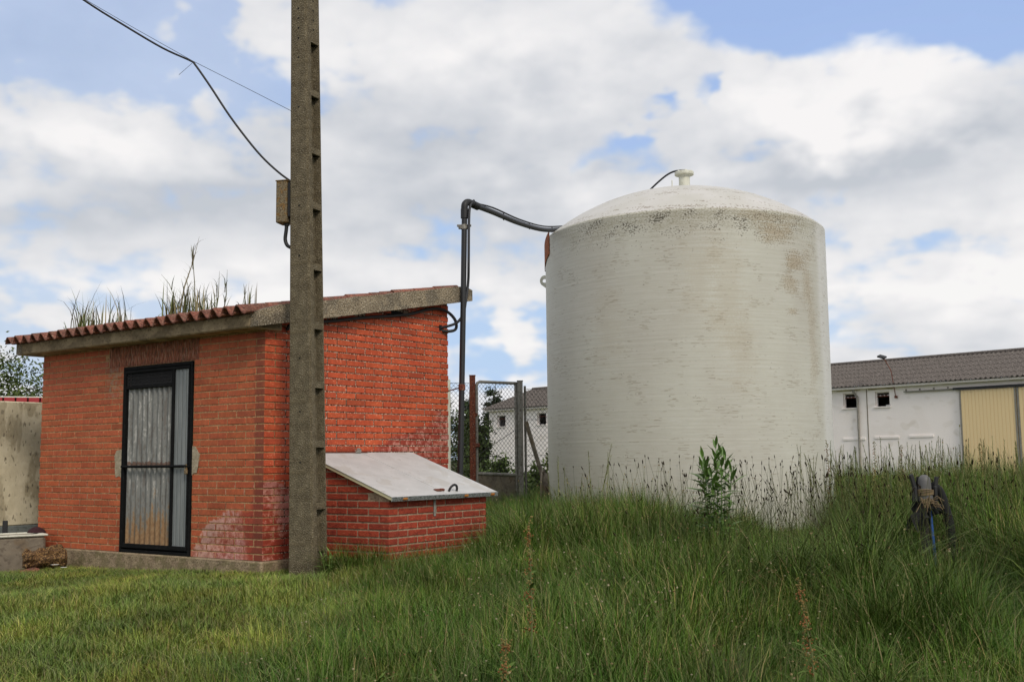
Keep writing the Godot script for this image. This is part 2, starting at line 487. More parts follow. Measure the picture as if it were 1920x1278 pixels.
# ------------------------------------------------------------------ warehouse
func build_warehouse():
	var A := Vector3(-1.463, 0, -67.02)
	var dirn := Vector3(0.67303, 0, 0.73962)
	var t := thing("warehouse", "long low white rendered warehouse with grey brown roof behind the tank", "warehouse", A, atan2(-dirn.z, dirn.x))
	# local: x along the front towards the right, z = out towards the yard
	var len_ := 46.0
	var dep := 8.0
	var eave := 4.0
	var holes := [[0.74, 2.94, 1.51, 3.61], [4.29, 2.96, 5.05, 3.63]]
	for k in 4: holes.append([8.4 + k * 3.6, 3.0, 9.1 + k * 3.6, 3.68])
	holes.append([24.37, 3.07, 25.03, 3.72])
	holes.append([25.94, 3.07, 26.62, 3.71])
	var m := MB.new()
	# front wall of 0.25 m with real openings, in columns
	var x := 0.0
	for q in holes:
		m.box2(Vector3(x, -0.4, -0.25), Vector3(q[0], eave, 0))
		m.box2(Vector3(q[0], -0.4, -0.25), Vector3(q[2], q[1], 0))
		m.box2(Vector3(q[0], q[3], -0.25), Vector3(q[2], eave, 0))
		x = q[2]
	m.box2(Vector3(x, -0.4, -0.25), Vector3(len_, eave, 0))
	part("wall", m, M.white_wall, t)
	# gable ends, back wall, floor
	for gx in [0.0, len_ - 0.25]:
		m = MB.new()
		var z0 := -0.25
		var ins := Vector3(gx + 0.125, 2, -dep / 2)
		var poly := [Vector2(z0, -0.4), Vector2(z0, eave), Vector2(-dep / 2, 5.35), Vector2(-dep, eave), Vector2(-dep, -0.4)]
		for xx in [gx, gx + 0.25]:
			for k in [1, 2, 3]:
				m.flat(Vector3(xx, poly[0].y, poly[0].x), Vector3(xx, poly[k].y, poly[k].x), Vector3(xx, poly[k + 1].y, poly[k + 1].x), ins)
		for k in 5:
			var a: Vector2 = poly[k]
			var b: Vector2 = poly[(k + 1) % 5]
			m.flat(Vector3(gx, a.y, a.x), Vector3(gx + 0.25, a.y, a.x), Vector3(gx, b.y, b.x), ins)
			m.flat(Vector3(gx + 0.25, a.y, a.x), Vector3(gx + 0.25, b.y, b.x), Vector3(gx, b.y, b.x), ins)
		part("gable_wall", m, M.white_wall, t)
	m = MB.new()
	m.box2(Vector3(0.25, -0.4, -dep), Vector3(len_ - 0.25, eave, -dep + 0.25))
	part("back_wall", m, M.white_wall, t)
	m = MB.new()
	m.box2(Vector3(0.25, -0.1, -dep + 0.25), Vector3(len_ - 0.25, 0.02, -0.25))
	part("floor_slab", m, M.plinth, t)
	# roof: rows of corrugated sheets lapping over each other
	m = MB.new()
	var rows := 6
	var run := dep / 2 + 0.35
	var rise := 1.42
	var y0 := eave - 0.02
	for side in [1.0, -1.0]:
		for r in rows:
			var d0 := run * r / rows
			var d1 := run * (r + 1.25) / rows
			if r == rows - 1: d1 = run
			var pitch := 0.21
			var xx := -0.3
			while xx < len_ + 0.3:
				for q in 4:
					var xa := xx + pitch * q / 4.0
					var xb := xx + pitch * (q + 1) / 4.0
					var ha := sin(TAU * q / 4.0) * 0.035
					var hb := sin(TAU * (q + 1) / 4.0) * 0.035
					var za := (0.35 - d0)
					var zb := (0.35 - d1)
					if side < 0:
						za = -dep - za
						zb = -dep - zb
					var ya := y0 + rise * d0 / run + 0.045
					var yb := y0 + rise * d1 / run + 0.012
					var a := Vector3(xa, ya + ha, za)
					var b := Vector3(xb, ya + hb, za)
					var c := Vector3(xb, yb + hb, zb)
					var d := Vector3(xa, yb + ha, zb)
					var nn := (b - a).cross(c - a).normalized()
					if nn.y < 0: nn = -nn
					m.quad(a, b, c, d, nn)
					if side > 0 and r >= 0:
						m.quad(a, b, b + Vector3(0, -0.035, 0), a + Vector3(0, -0.035, 0), Vector3(0, 0, 1))
				xx += pitch
	var rf := part("roof", m, M.far_roof, t)
	m = MB.new()
	m.tube([Vector3(-0.3, y0 + rise + 0.04, -dep / 2), Vector3(len_ + 0.3, y0 + rise + 0.04, -dep / 2)], 0.09, 8)
	part("ridge_cap", m, M.far_roof, rf)
	m = MB.new()
	m.box2(Vector3(-0.2, eave - 0.12, 0.003), Vector3(len_ + 0.2, eave - 0.02, 0.26), 0.01)
	part("eave_board", m, M.white_wall, t)
	# windows
	var n := 0
	for q in holes:
		var w := MB.new()
		var f := 0.04
		w.box2(Vector3(q[0], q[1], -0.16), Vector3(q[0] + f, q[3], -0.10))
		w.box2(Vector3(q[2] - f, q[1], -0.16), Vector3(q[2], q[3], -0.10))
		w.box2(Vector3(q[0] + f, q[3] - f, -0.16), Vector3(q[2] - f, q[3], -0.10))
		var wn := part("window", w, M.white_wall, t)
		w = MB.new()
		var by: float = q[3] - (q[3] - q[1]) * 0.33
		w.box2(Vector3(q[0] + f, by, -0.15), Vector3(q[2] - f, by + 0.035, -0.11))
		part("crossbar", w, M.rust, wn)
		w = MB.new()
		w.box2(Vector3(q[0] - 0.06, q[1] - 0.05, 0.002), Vector3(q[2] + 0.06, q[1] - 0.005, 0.06))
		part("sill", w, M.white_wall, wn)
		if n >= 6:
			w = MB.new()
			w.box2(Vector3(q[0] - 0.3, q[3] + 0.10, 0.002), Vector3(q[2] + 0.2, q[3] + 0.19, 0.03))
			part("lintel_strip", w, M.plaster, wn)
		n += 1
	# a piece of board left in the second window
	m = MB.new()
	m.box2(Vector3(26.46, 3.075, -0.1), Vector3(26.66, 3.13, 0.03))
	part("board", m, M.lid, t, "small white board lying on the window sill")
	# raised plaster strips low on the wall
	for q in [[24.29, 1.62, 25.4], [25.84, 1.66, 26.99], [27.46, 1.68, 28.55]]:
		m = MB.new()
		m.box2(Vector3(q[0], q[1], 0.002), Vector3(q[2], q[1] + 0.11, 0.035), 0.008)
		part("plaster_strip", m, M.white_wall, t)
	# wall joint and rainwater pipe
	m = MB.new()
	m.box2(Vector3(25.52, -0.3, 0.002), Vector3(25.56, 3.86, 0.012))
	part("wall_joint", m, M.trough, t)
	m = MB.new()
	m.tube([Vector3(25.0, 3.86, 0.2), Vector3(25.0, 3.74, 0.18), Vector3(25.12, 3.55, 0.08), Vector3(25.12, -0.3, 0.08)], 0.05, 8)
	part("downpipe", m, M.galv, t)
	# sliding doors on a rail
	m = MB.new()
	m.box2(Vector3(29.55, 3.60, 0.10), Vector3(36.2, 3.70, 0.17), 0.005)
	part("door_rail", m, M.black, t)
	m = MB.new()
	m.box2(Vector3(27.34, 3.62, 0.05), Vector3(29.5, 3.68, 0.11), 0.005)
	for k in 4: m.box2(Vector3(27.4 + k * 0.62, 3.62, 0.004), Vector3(27.45 + k * 0.62, 3.76, 0.05))
	part("rail_bracket", m, M.galv, t)
	var cream := mat(Color(0.90, 0.80, 0.61), 0.6)
	for d in [[29.80, 32.03], [32.16, 34.4]]:
		m = MB.new()
		var dx: float = d[0] + 0.05
		while dx < d[1] - 0.05:
			m.box2(Vector3(dx, 0.03, 0.06), Vector3(dx + 0.135, 3.57, 0.10), 0.006)
			m.box2(Vector3(dx + 0.135, 0.03, 0.06), Vector3(dx + 0.15, 3.57, 0.085))
			dx += 0.15
		var dr := part("sliding_door", m, cream, t)
		for e in [[d[0] - 0.02, d[0] + 0.05], [d[1], d[1] + 0.06]]:
			m = MB.new()
			m.box2(Vector3(e[0], 0.0, 0.05), Vector3(e[1], 3.59, 0.12), 0.004)
			part("door_edge", m, M.galv, dr)
	# floodlight on a bent rusty pole
	var lamp := thing("floodlight", "small floodlight on a thin rusty pole rising above the warehouse eave", "lamp", A + dirn * 26.95 + dirn.cross(Vector3.UP) * -0.0, atan2(-dirn.z, dirn.x))
	m = MB.new()
	m.tube([Vector3(0, 3.45, 0.06), Vector3(0, 4.35, 0.30), Vector3(-0.02, 4.6, 0.34), Vector3(-0.25, 5.12, 0.45)], 0.018, 6)
	m.bbox(Vector3(0, 3.45, 0.04), Vector3(0.12, 0.1, 0.08), 0.01)
	part("pole", m, M.rust, lamp)
	m = MB.new()
	m.bbox(Vector3(-0.33, 5.20, 0.48), Vector3(0.34, 0.08, 0.28), 0.02, Basis.from_euler(Vector3(0.3, 0, -0.35)))
	m.tube([Vector3(-0.25, 5.1, 0.45), Vector3(-0.30, 5.17, 0.47)], 0.035, 6)
	part("lamp_head", m, M.black, lamp)

# ------------------------------------------------------------------ brick shed
const FA := 3.474   # length of the door front
const SA := 2.4816  # length of the side

func rake(x: float) -> float:   # underside of the sloping side beam
	return 2.085 + 0.185 * (x + 0.2)

func shed_texture() -> ImageTexture:
	# wall colours laid out per metre: columns 0..700 the door front (a), 710..1220 the side (b)
	var S := 200.0
	var w := 1230
	var h := 540
	var nA := noise(2.2, 501, 4)
	var nB := noise(14.0, 502, 3)
	var nC := noise(45.0, 503, 2)
	var nD := noise(1.1, 504, 4)
	var data := PackedByteArray()
	data.resize(w * h * 3)
	for j in h:
		var y := (h - 1 - j) / S
		for i in w:
			var front := i < 705
			var s := i / S if front else (i - 710) / S
			var so := 0.0 if front else 40.0
			var a := nA.get_noise_2d(s + so, y)
			var b := nB.get_noise_2d(s + so, y)
			var c := nC.get_noise_2d(s + so, y)
			var col: Color
			if front:
				col = Color(0.735, 0.385, 0.235).lerp(Color(0.69, 0.34, 0.195), 0.5 + a)
			else:
				col = Color(0.78, 0.345, 0.19).lerp(Color(0.72, 0.295, 0.155), 0.5 + a)
			var e := nD.get_noise_2d(s + so, y * 1.4)
			if front:
				# damp red foot of the wall by the corner and chalky bloom beside it
				var d := (0.95 - s) * 0.72 + 0.16 - y + e * 0.22 + b * 0.05
				var damp := smoothstep(0.0, 0.08, d) * smoothstep(1.05, 0.90, s + e * 0.1)
				col = col.lerp(Color(0.60, 0.24, 0.165), damp * 0.85)
				var lim := smoothstep(0.0, 0.05, d) * smoothstep(0.16, 0.30, s + e * 0.12) * smoothstep(1.0, 0.85, s)
				var bl := clampf(lim * (0.80 + e * 1.0 + b * 0.6 + c * 0.25), 0.0, 0.95) * smoothstep(-0.06, 0.06, 0.86 - 0.7 * s - y * 0.55 + e * 0.3)
				col = col.lerp(Color(0.82, 0.69, 0.65), bl * 0.82)
				# streaks and mortar smears round the door head
				var lp := smoothstep(2.38, 2.28, s) * smoothstep(2.0, 2.1, s + b * 0.05) * smoothstep(1.55, 1.66, y + e * 0.1)
				col = col.lerp(Color(0.58, 0.50, 0.42), lp * clampf(0.35 + b * 1.2, 0, 0.8))
				# darker, uneven brown over the last half brick by the corner
				var dk := smoothstep(0.15, 0.105, s + b * 0.03)
				col = col.lerp(Color(0.45, 0.215, 0.15), dk * (0.55 + b * 0.4))
			else:
				var d1 := 0.72 - y + e * 0.2 - smoothstep(0.1, 0.9, s) * 0.2
				var d2 := 1.24 - y + (s - 1.7) * 0.25 + e * 0.28
				var damp: float = max(smoothstep(0.0, 0.08, d1), smoothstep(0.0, 0.10, d2) * smoothstep(0.95, 1.3, s))
				col = col.lerp(Color(0.575, 0.215, 0.15), damp * 0.8)
				var bl := clampf(damp * (e * 1.3 + b * 0.8 - 0.08 + c * 0.3), 0.0, 0.6)
				col = col.lerp(Color(0.79, 0.63, 0.59), bl)
				# pale crumbs of old mortar
				if c > 0.52 and b > 0.05: col = col.lerp(Color(0.82, 0.76, 0.68), 0.55)
			var g := 1.0 + b * 0.10 + c * 0.10
			var q := (j * w + i) * 3
			data[q] = clampi(int(col.r * 255 * g), 0, 255)
			data[q + 1] = clampi(int(col.g * 255 * g), 0, 255)
			data[q + 2] = clampi(int(col.b * 255 * g), 0, 255)
	return img_tex(Image.create_from_data(w, h, false, Image.FORMAT_RGB8, data))

func wall_uv(p: Vector3, front: bool) -> Vector2:
	var y := 1.0 - (p.y * 200.0 + 0.5) / 540.0
	if front: return Vector2((clampf(-p.z, 0, 3.5) * 200.0 + 0.5) / 1230.0, y)
	return Vector2((710.0 + clampf(p.x, 0, 2.55) * 200.0) / 1230.0, y)

# a brick between two corners, with softened arrises and its own place in the wall's colouring
func brick_into(m: MB, a: Vector3, b: Vector3, bev: float, o: Vector3):
	var k := m.v.size()
	m.box2(a, b, bev)
	for i in range(k, m.v.size()):
		m.uv[i] = wall_uv(m.v[i], absf(m.n[i].x) > absf(m.n[i].z))
		m.v[i] -= o

func build_shed():
	var t := thing("brick_shed", "small orange brick pump shed with a sloping tiled roof and a metal sheet door", "shed", SHED, YAW)
	# plinth
	var m := MB.new()
	m.box2(Vector3(-0.035, -0.5, -FA - 0.03), Vector3(SA + 0.03, B0 - 0.002, 0.03), 0.012)
	part("plinth", m, M.plinth, t)
	# mortar core: front wall with a door opening, side wall, left and back walls
	var d0 := 0.965
	var d1 := 2.03
	var dt := 1.875
	var rc := 0.007
	m = MB.new()
	var rf := 0.0035
	m.box2(Vector3(rf, B0, -d0), Vector3(0.2, 2.10, -rc))
	m.box2(Vector3(rf, B0, -FA + rc), Vector3(0.2, 2.10, -d1))
	m.box2(Vector3(rf, dt, -d1), Vector3(0.2, 2.10, -d0))
	part("front_wall", m, M.mortar_front, t)
	m = MB.new()
	raked_wall(m, 0.2, SA - rc, -0.2, -rc)
	raked_wall(m, 0.2, SA - rc, -FA + rc, -FA + 0.2)
	part("side_wall", m, M.mortar_side, t)
	m = MB.new()
	m.box2(Vector3(SA - 0.2, B0, -FA + 0.2), Vector3(SA - rc - 0.003, 2.5, -0.2))
	part("back_wall", m, M.mortar_front, t)
	# bricks
	var bm := mat(Color(1, 1, 1), 0.78)
	bm.albedo_texture = shed_texture()
	bm.vertex_color_use_as_albedo = true
	var list := []   # [a, b] corners in shed space
	var dp := 0.10
	var ln := L - 0.0105
	var bh := CH - 0.0115
	for c in 42:
		var y := B0 + c * CH
		var even := c % 2 == 0
		# the door front
		if c < 32:
			var s := 0.0
			var e := 0.0
			var first := true
			while s < FA - 0.02:
				if first and even: s = L * 0.5
				e = min(s + ln, FA)
				if not (first and not even):
					add_front(list, s, e, y, bh, d0, d1, dt, dp)
				first = false
				s += L
			if not even:
				list.append([Vector3(0, y, -ln), Vector3(0.113, y + bh, 0)])      # corner brick, long on the front
		if even and c < 32: list.append([Vector3(0, y, -0.113), Vector3(ln, y + bh, 0)])
		# the side
		var x := L if even else L * 0.5
		if c >= 32: x = L * 0.5 if not even else 0.0
		while x < SA - 0.02:
			var xe: float = min(x + ln, SA)
			var xm := x + (xe - x) * 0.5
			var hole := (xm > 1.50 and xm < 1.80 and y > 2.33 and y < 2.41)
			if y + bh * 0.6 < rake(xm) + 0.02 and not hole:
				list.append([Vector3(x, y, -dp), Vector3(xe, y + bh, 0)])
			x += L
	# nearest first: those are single parts, the rest is one mass
	var inv := t.transform
	var keyed := []
	for q in list:
		var mid: Vector3 = (q[0] + q[1]) * 0.5
		var wp := inv * mid
		var hidden := (mid.z > -0.12 and mid.x > 0.5 and mid.x < 1.8 and mid.y < 0.98) or (mid.z > -0.02 and mid.x > 0.1 and mid.x < 0.4 and false)
		keyed.append([wp.distance_to(EYE) + (100.0 if hidden else 0.0), q])
	keyed.sort_custom(func(p, q): return p[0] < q[0])
	var rest := MB.new()
	for i in keyed.size():
		var a: Vector3 = keyed[i][1][0]
		var b: Vector3 = keyed[i][1][1]
		var j := Vector3(rng.randf_range(-0.0018, 0.0018), 0, rng.randf_range(-0.0018, 0.0018))
		a += j
		b += j
		var tone := rng.randf_range(0.80, 1.0)
		if rng.randf() < 0.10: tone *= 0.82
		var cc := Color(tone, tone * rng.randf_range(0.92, 1.02), tone * rng.randf_range(0.92, 1.02))
		if i < 298:
			var bmh := MB.new()
			bmh.c = cc
			var o := (a + b) * 0.5
			brick_into(bmh, a, b, 0.0026, o)
			var bi := part("brick", bmh, bm, t)
			bi.position = o
		else:
			rest.c = cc
			brick_into(rest, a, b, 0.0026, Vector3.ZERO)
	var ro := part("far_bricks", rest, bm, t)
	ro.set_meta("kind", "stuff")
	# rendered lintel over the door
	m = MB.new()
	var lx := -2.285
	var i := 0
	while lx < -0.95:
		var wd := 0.052
		m.c = Color(1, 1, 1) * rng.randf_range(0.8, 1.0)
		m.box2(Vector3(-0.001, dt + 0.004, lx), Vector3(0.1, 2.095, lx + wd), 0.003)
		lx += wd + 0.006
		i += 1
	for k in m.v.size(): m.uv[k] = Vector2(fposmod(m.v[k].z * 0.7, 1.0), m.v[k].y * 0.4)
	var lt := tmat(tex(512, Color(0.50, 0.27, 0.185), Color(0.60, 0.34, 0.24), 0.02, Color(0.30, 0.21, 0.16, 0.8), 104, Color(0.66, 0.58, 0.50, 0.75), 172, 0.05, 0.10, 241), 1.6, 0.9, M.nf, 0.8)
	lt.uv1_scale = Vector3(3.0, 0.45, 3.0)
	part("lintel", m, lt, t, "stained upright bricks smeared with mortar over the door")
	# mortar patches where the door lock was let in
	for q in [[2.045, 0.80, 1.09, 0.115], [0.90, 0.83, 1.09, 0.09]]:
		m = MB.new()
		var pts := []
		var cz: float = -d1 - 0.012 if q[0] > 1.5 else -d0 + 0.012
		for k in 14:
			var an := TAU * k / 14.0
			var sq: float = 1.0 / maxf(absf(cos(an)), absf(sin(an)))
			sq = lerpf(1.0, sq, 0.55) * rng.randf_range(0.82, 1.06)
			pts.append(Vector3(-0.004, (q[1] + q[2]) * 0.5 + sin(an) * (q[2] - q[1]) * 0.5 * sq, clampf(cz + cos(an) * q[3] * sq, -9.0, -d1 - 0.002) if q[0] > 1.5 else maxf(cz + cos(an) * q[3] * sq, -d0 + 0.002)))
		var ce := Vector3(-0.006, (q[1] + q[2]) * 0.5, -d1 - 0.04 if q[0] > 1.5 else -d0 + 0.03)
		for k in 14:
			var nn := Vector3(-1, 0, 0)
			m.tri(ce, pts[k], pts[(k + 1) % 14], nn, nn, nn)
			m.quad(pts[k], pts[(k + 1) % 14], pts[(k + 1) % 14] + Vector3(0.02, 0, 0), pts[k] + Vector3(0.02, 0, 0), (pts[k] - ce).normalized())
		part("mortar_patch", m, M.patch, t)
	# vent opening under the side beam and the hole where the hoses enter
	m = MB.new()
	m.box2(Vector3(1.50, 2.34, -0.09), Vector3(1.78, 2.42, -0.004))
	m.box2(Vector3(2.325, 2.275, -0.09), Vector3(2.385, 2.35, 0.004), 0.01)
	part("wall_opening", m, M.dark, t)
	build_door(t, d0, d1, dt)
	build_roof(t)

func raked_wall(m: MB, x0: float, x1: float, z0: float, z1: float):
	var ins := Vector3((x0 + x1) / 2, 1.2, (z0 + z1) / 2)
	var p := [Vector2(x0, B0), Vector2(x1, B0), Vector2(x1, rake(x1) + 0.06), Vector2(x0, rake(x0) + 0.06)]
	if z1 > -0.1: p[0].x = 0.2
	for z in [z0, z1]:
		m.flat(Vector3(p[0].x, p[0].y, z), Vector3(p[1].x, p[1].y, z), Vector3(p[2].x, p[2].y, z), ins)
		m.flat(Vector3(p[0].x, p[0].y, z), Vector3(p[2].x, p[2].y, z), Vector3(p[3].x, p[3].y, z), ins)
	for k in 4:
		var a: Vector2 = p[k]
		var b: Vector2 = p[(k + 1) % 4]
		m.flat(Vector3(a.x, a.y, z0), Vector3(b.x, b.y, z0), Vector3(b.x, b.y, z1), ins)
		m.flat(Vector3(a.x, a.y, z0), Vector3(b.x, b.y, z1), Vector3(a.x, a.y, z1), ins)

func add_front(list: Array, s: float, e: float, y: float, bh: float, d0: float, d1: float, dt: float, dp: float):
	if e - s < 0.02: return
	if y > dt - 0.03 and s > 0.94 and e < 2.40: return       # behind the lintel
	if y > dt - 0.03 and e > 0.945 and s < 0.945: e = 0.94
	if y > dt - 0.03 and s < 2.30 and e > 2.30: s = 2.30
	if y < dt:
		if s < d0 and e > d0 + 0.001 and e <= d1: e = d0 - 0.004
		elif s >= d0 and e <= d1: return
		elif s >= d0 and s < d1: s = d1 + 0.004
		if e - s < 0.02: return
	list.append([Vector3(0, y, -e), Vector3(dp, y + bh, -s)])

func build_door(t: Node3D, d0: float, d1: float, dt: float):
	# door centre as a part with its own pieces; frame of black steel
	var m := MB.new()
	var f := 0.034
	var x0 := -0.014
	var x1 := 0.05
	var yb := 0.108
	m.box2(Vector3(x0, yb, -d1 + 0.003), Vector3(x1, dt - 0.003, -d1 + f), 0.004)
	m.box2(Vector3(x0, yb, -d0 - f), Vector3(x1, dt - 0.003, -d0 - 0.003), 0.004)
	m.box2(Vector3(x0, dt - f, -d1 + f), Vector3(x1, dt - 0.003, -d0 - f), 0.004)
	m.box2(Vector3(x0, yb, -d1 + f), Vector3(x1, yb + 0.03, -d0 - f), 0.004)
	var door := part("door", m, M.black_paint, t, "rusty corrugated sheet metal door in a black steel frame")
	var mul := 1.245     # upright between the two sheets
	m = MB.new()
	var lx := -0.020
	m.box2(Vector3(lx, yb + 0.045, -d1 + f + 0.004), Vector3(0.02, yb + 0.085, -d0 - f - 0.004), 0.004)
	m.box2(Vector3(lx, dt - f - 0.034, -d1 + f + 0.004), Vector3(0.02, dt - f - 0.004, -d0 - f - 0.004), 0.004)
	m.box2(Vector3(lx, yb + 0.085, -d1 + f + 0.004), Vector3(0.02, dt - f - 0.034, -d1 + f + 0.022), 0.004)
	m.box2(Vector3(lx, yb + 0.085, -d0 - f - 0.022), Vector3(0.02, dt - f - 0.034, -d0 - f - 0.004), 0.004)
	m.box2(Vector3(lx, yb + 0.085, -mul - 0.016), Vector3(0.02, dt - f - 0.034, -mul + 0.016), 0.004)
	m.box2(Vector3(lx + 0.002, 1.655, -d1 + f + 0.022), Vector3(0.02, 1.685, -mul - 0.016), 0.004)
	part("leaf_frame", m, M.black_paint, door)
	# expanded metal over the vent
	m = MB.new()
	var za := -d1 + f + 0.022
	var zb := -mul - 0.016
	var ya := 1.685
	var ytop := dt - f - 0.034
	var z := za
	var st := 0.022
	while z < zb:
		for k in 4:
			var y := ya + (ytop - ya) * k / 4.0
			var yn := ya + (ytop - ya) * (k + 1) / 4.0
			m.tube([Vector3(-0.004, y, z), Vector3(-0.004, (y + yn) / 2, z + st * 0.5), Vector3(-0.004, yn, z)], 0.0022, 4, false)
			m.tube([Vector3(-0.002, y, z + st), Vector3(-0.002, (y + yn) / 2, z + st * 0.5), Vector3(-0.002, yn, z + st)], 0.0022, 4, false)
		z += st
	part("vent_mesh", m, mat(Color(0.20, 0.20, 0.21), 0.7), door)
	m = MB.new()
	m.box2(Vector3(0.075, yb, -d1), Vector3(0.09, dt, -d0))
	part("inner_dark", m, M.dark, door)
	# corrugated sheet, zinc grey, rusting to ochre at the foot
	var rust := sheet_texture(true)
	m = MB.new()
	corrugate(m, -d1 + f + 0.014, -mul - 0.006, yb + 0.06, 1.665, 9.5, 0.0145, 0.012)
	part("corrugated_sheet", m, rust, door, "corrugated zinc sheet stained with rust at the foot")
	m = MB.new()
	# flat ribbed grey sheet
	var a := -mul + 0.006
	var b := -d0 - f - 0.012
	var ny := 1.0
	m.box2(Vector3(0.004, yb + 0.06, a), Vector3(0.012, dt - f - 0.02, b))
	for k in 4:
		var zz := a + (b - a) * (k + 0.07) / 4.0
		var zw := (b - a) / 4.0 * 0.86
		m.box2(Vector3(-0.002, yb + 0.062, zz), Vector3(0.004, dt - f - 0.03, zz + zw), 0.006)
	part("ribbed_sheet", m, sheet_texture(false), door, "plain grey ribbed sheet")
	m = MB.new()
	m.tube([Vector3(-0.030, 0.915, -d1 + f + 0.004), Vector3(-0.030, 0.915, -d0 - f + 0.02)], 0.013, 8)
	part("cross_bar", m, M.black_paint, door)
	m = MB.new()
	m.bbox(Vector3(-0.036, 0.865, -d0 - f - 0.006), Vector3(0.022, 0.045, 0.036), 0.006)
	m.tube([Vector3(-0.036, 0.885, -d0 - f - 0.018), Vector3(-0.036, 0.92, -d0 - f - 0.018), Vector3(-0.036, 0.932, -d0 - f - 0.006), Vector3(-0.036, 0.92, -d0 - f + 0.006), Vector3(-0.036, 0.885, -d0 - f + 0.006)], 0.005, 6)
	part("padlock", m, M.oldmetal, door)

func corrugate(m: MB, z0: float, z1: float, y0: float, y1: float, waves: float, amp: float, xc: float):
	var st := int(waves * 8)
	for i in st:
		var t0 := float(i) / st
		var t1 := float(i + 1) / st
		var p0 := t0 * waves * TAU
		var p1 := t1 * waves * TAU
		var dz := (z1 - z0)
		var a := Vector3(xc + cos(p0) * amp, y0, z0 + dz * t0)
		var b := Vector3(xc + cos(p1) * amp, y0, z0 + dz * t1)
		var sl0 := -sin(p0) * amp * waves * TAU / dz
		var sl1 := -sin(p1) * amp * waves * TAU / dz
		var na := Vector3(-1, 0, sl0).normalized()
		var nb := Vector3(-1, 0, sl1).normalized()
		var c := b + Vector3(0, y1 - y0, 0)
		var d := a + Vector3(0, y1 - y0, 0)
		m.tri(a, b, c, na, nb, nb, Vector2(t0, 1), Vector2(t1, 1), Vector2(t1, 0))
		m.tri(a, c, d, na, nb, na, Vector2(t0, 1), Vector2(t1, 0), Vector2(t0, 0))

func sheet_texture(rusty: bool) -> StandardMaterial3D:
	var w := 256
	var h := 512
	var n1 := noise(0.02, 601, 4)
	var n2 := noise(0.09, 602, 3)
	var im := Image.create(w, h, false, Image.FORMAT_RGB8)
	for j in h:
		for i in w:
			var s := n1.get_noise_2d(i * 3.2, j * 0.35)
			var f := n2.get_noise_2d(i * 1.6, j * 0.6)
			var c: Color
			if rusty:
				c = Color(0.44, 0.445, 0.435).lerp(Color(0.55, 0.55, 0.53), clampf(0.45 + s * 0.9 + f * 0.3, 0, 1))
				if s + f * 0.4 > 0.36: c = c.lerp(Color(0.80, 0.79, 0.77), 0.4)
				if s + f * 0.5 < -0.32: c = c.lerp(Color(0.40, 0.36, 0.32), 0.4)
				# rust that has crept up from the foot, with its ragged edge
				var v := float(j) / h
				var r := (v - 0.76) * 6.0 + s * 1.5 + f * 0.6
				c = c.lerp(Color(0.62, 0.48, 0.32).lerp(Color(0.50, 0.36, 0.22), clampf(0.5 + f, 0, 1)), clampf(r, 0, 0.85))
				if absf(v - 0.485) < 0.012 + f * 0.02: c = c.lerp(Color(0.34, 0.22, 0.16), 0.7)
				if absf(i - 190 + s * 6) < 4 and v < 0.48: c = c.lerp(Color(0.42, 0.25, 0.20), 0.8)
			else:
				c = Color(0.47, 0.49, 0.49).lerp(Color(0.54, 0.555, 0.55), clampf(0.5 + s + f * 0.3, 0, 1))
			im.set_pixel(i, j, c)
	var m := mat(Color(1, 1, 1), 0.55, 0.15)
	m.albedo_texture = img_tex(im)
	if not rusty:
		m.uv1_triplanar = true
		m.uv1_scale = Vector3(1, 0.5, 1)
	return m

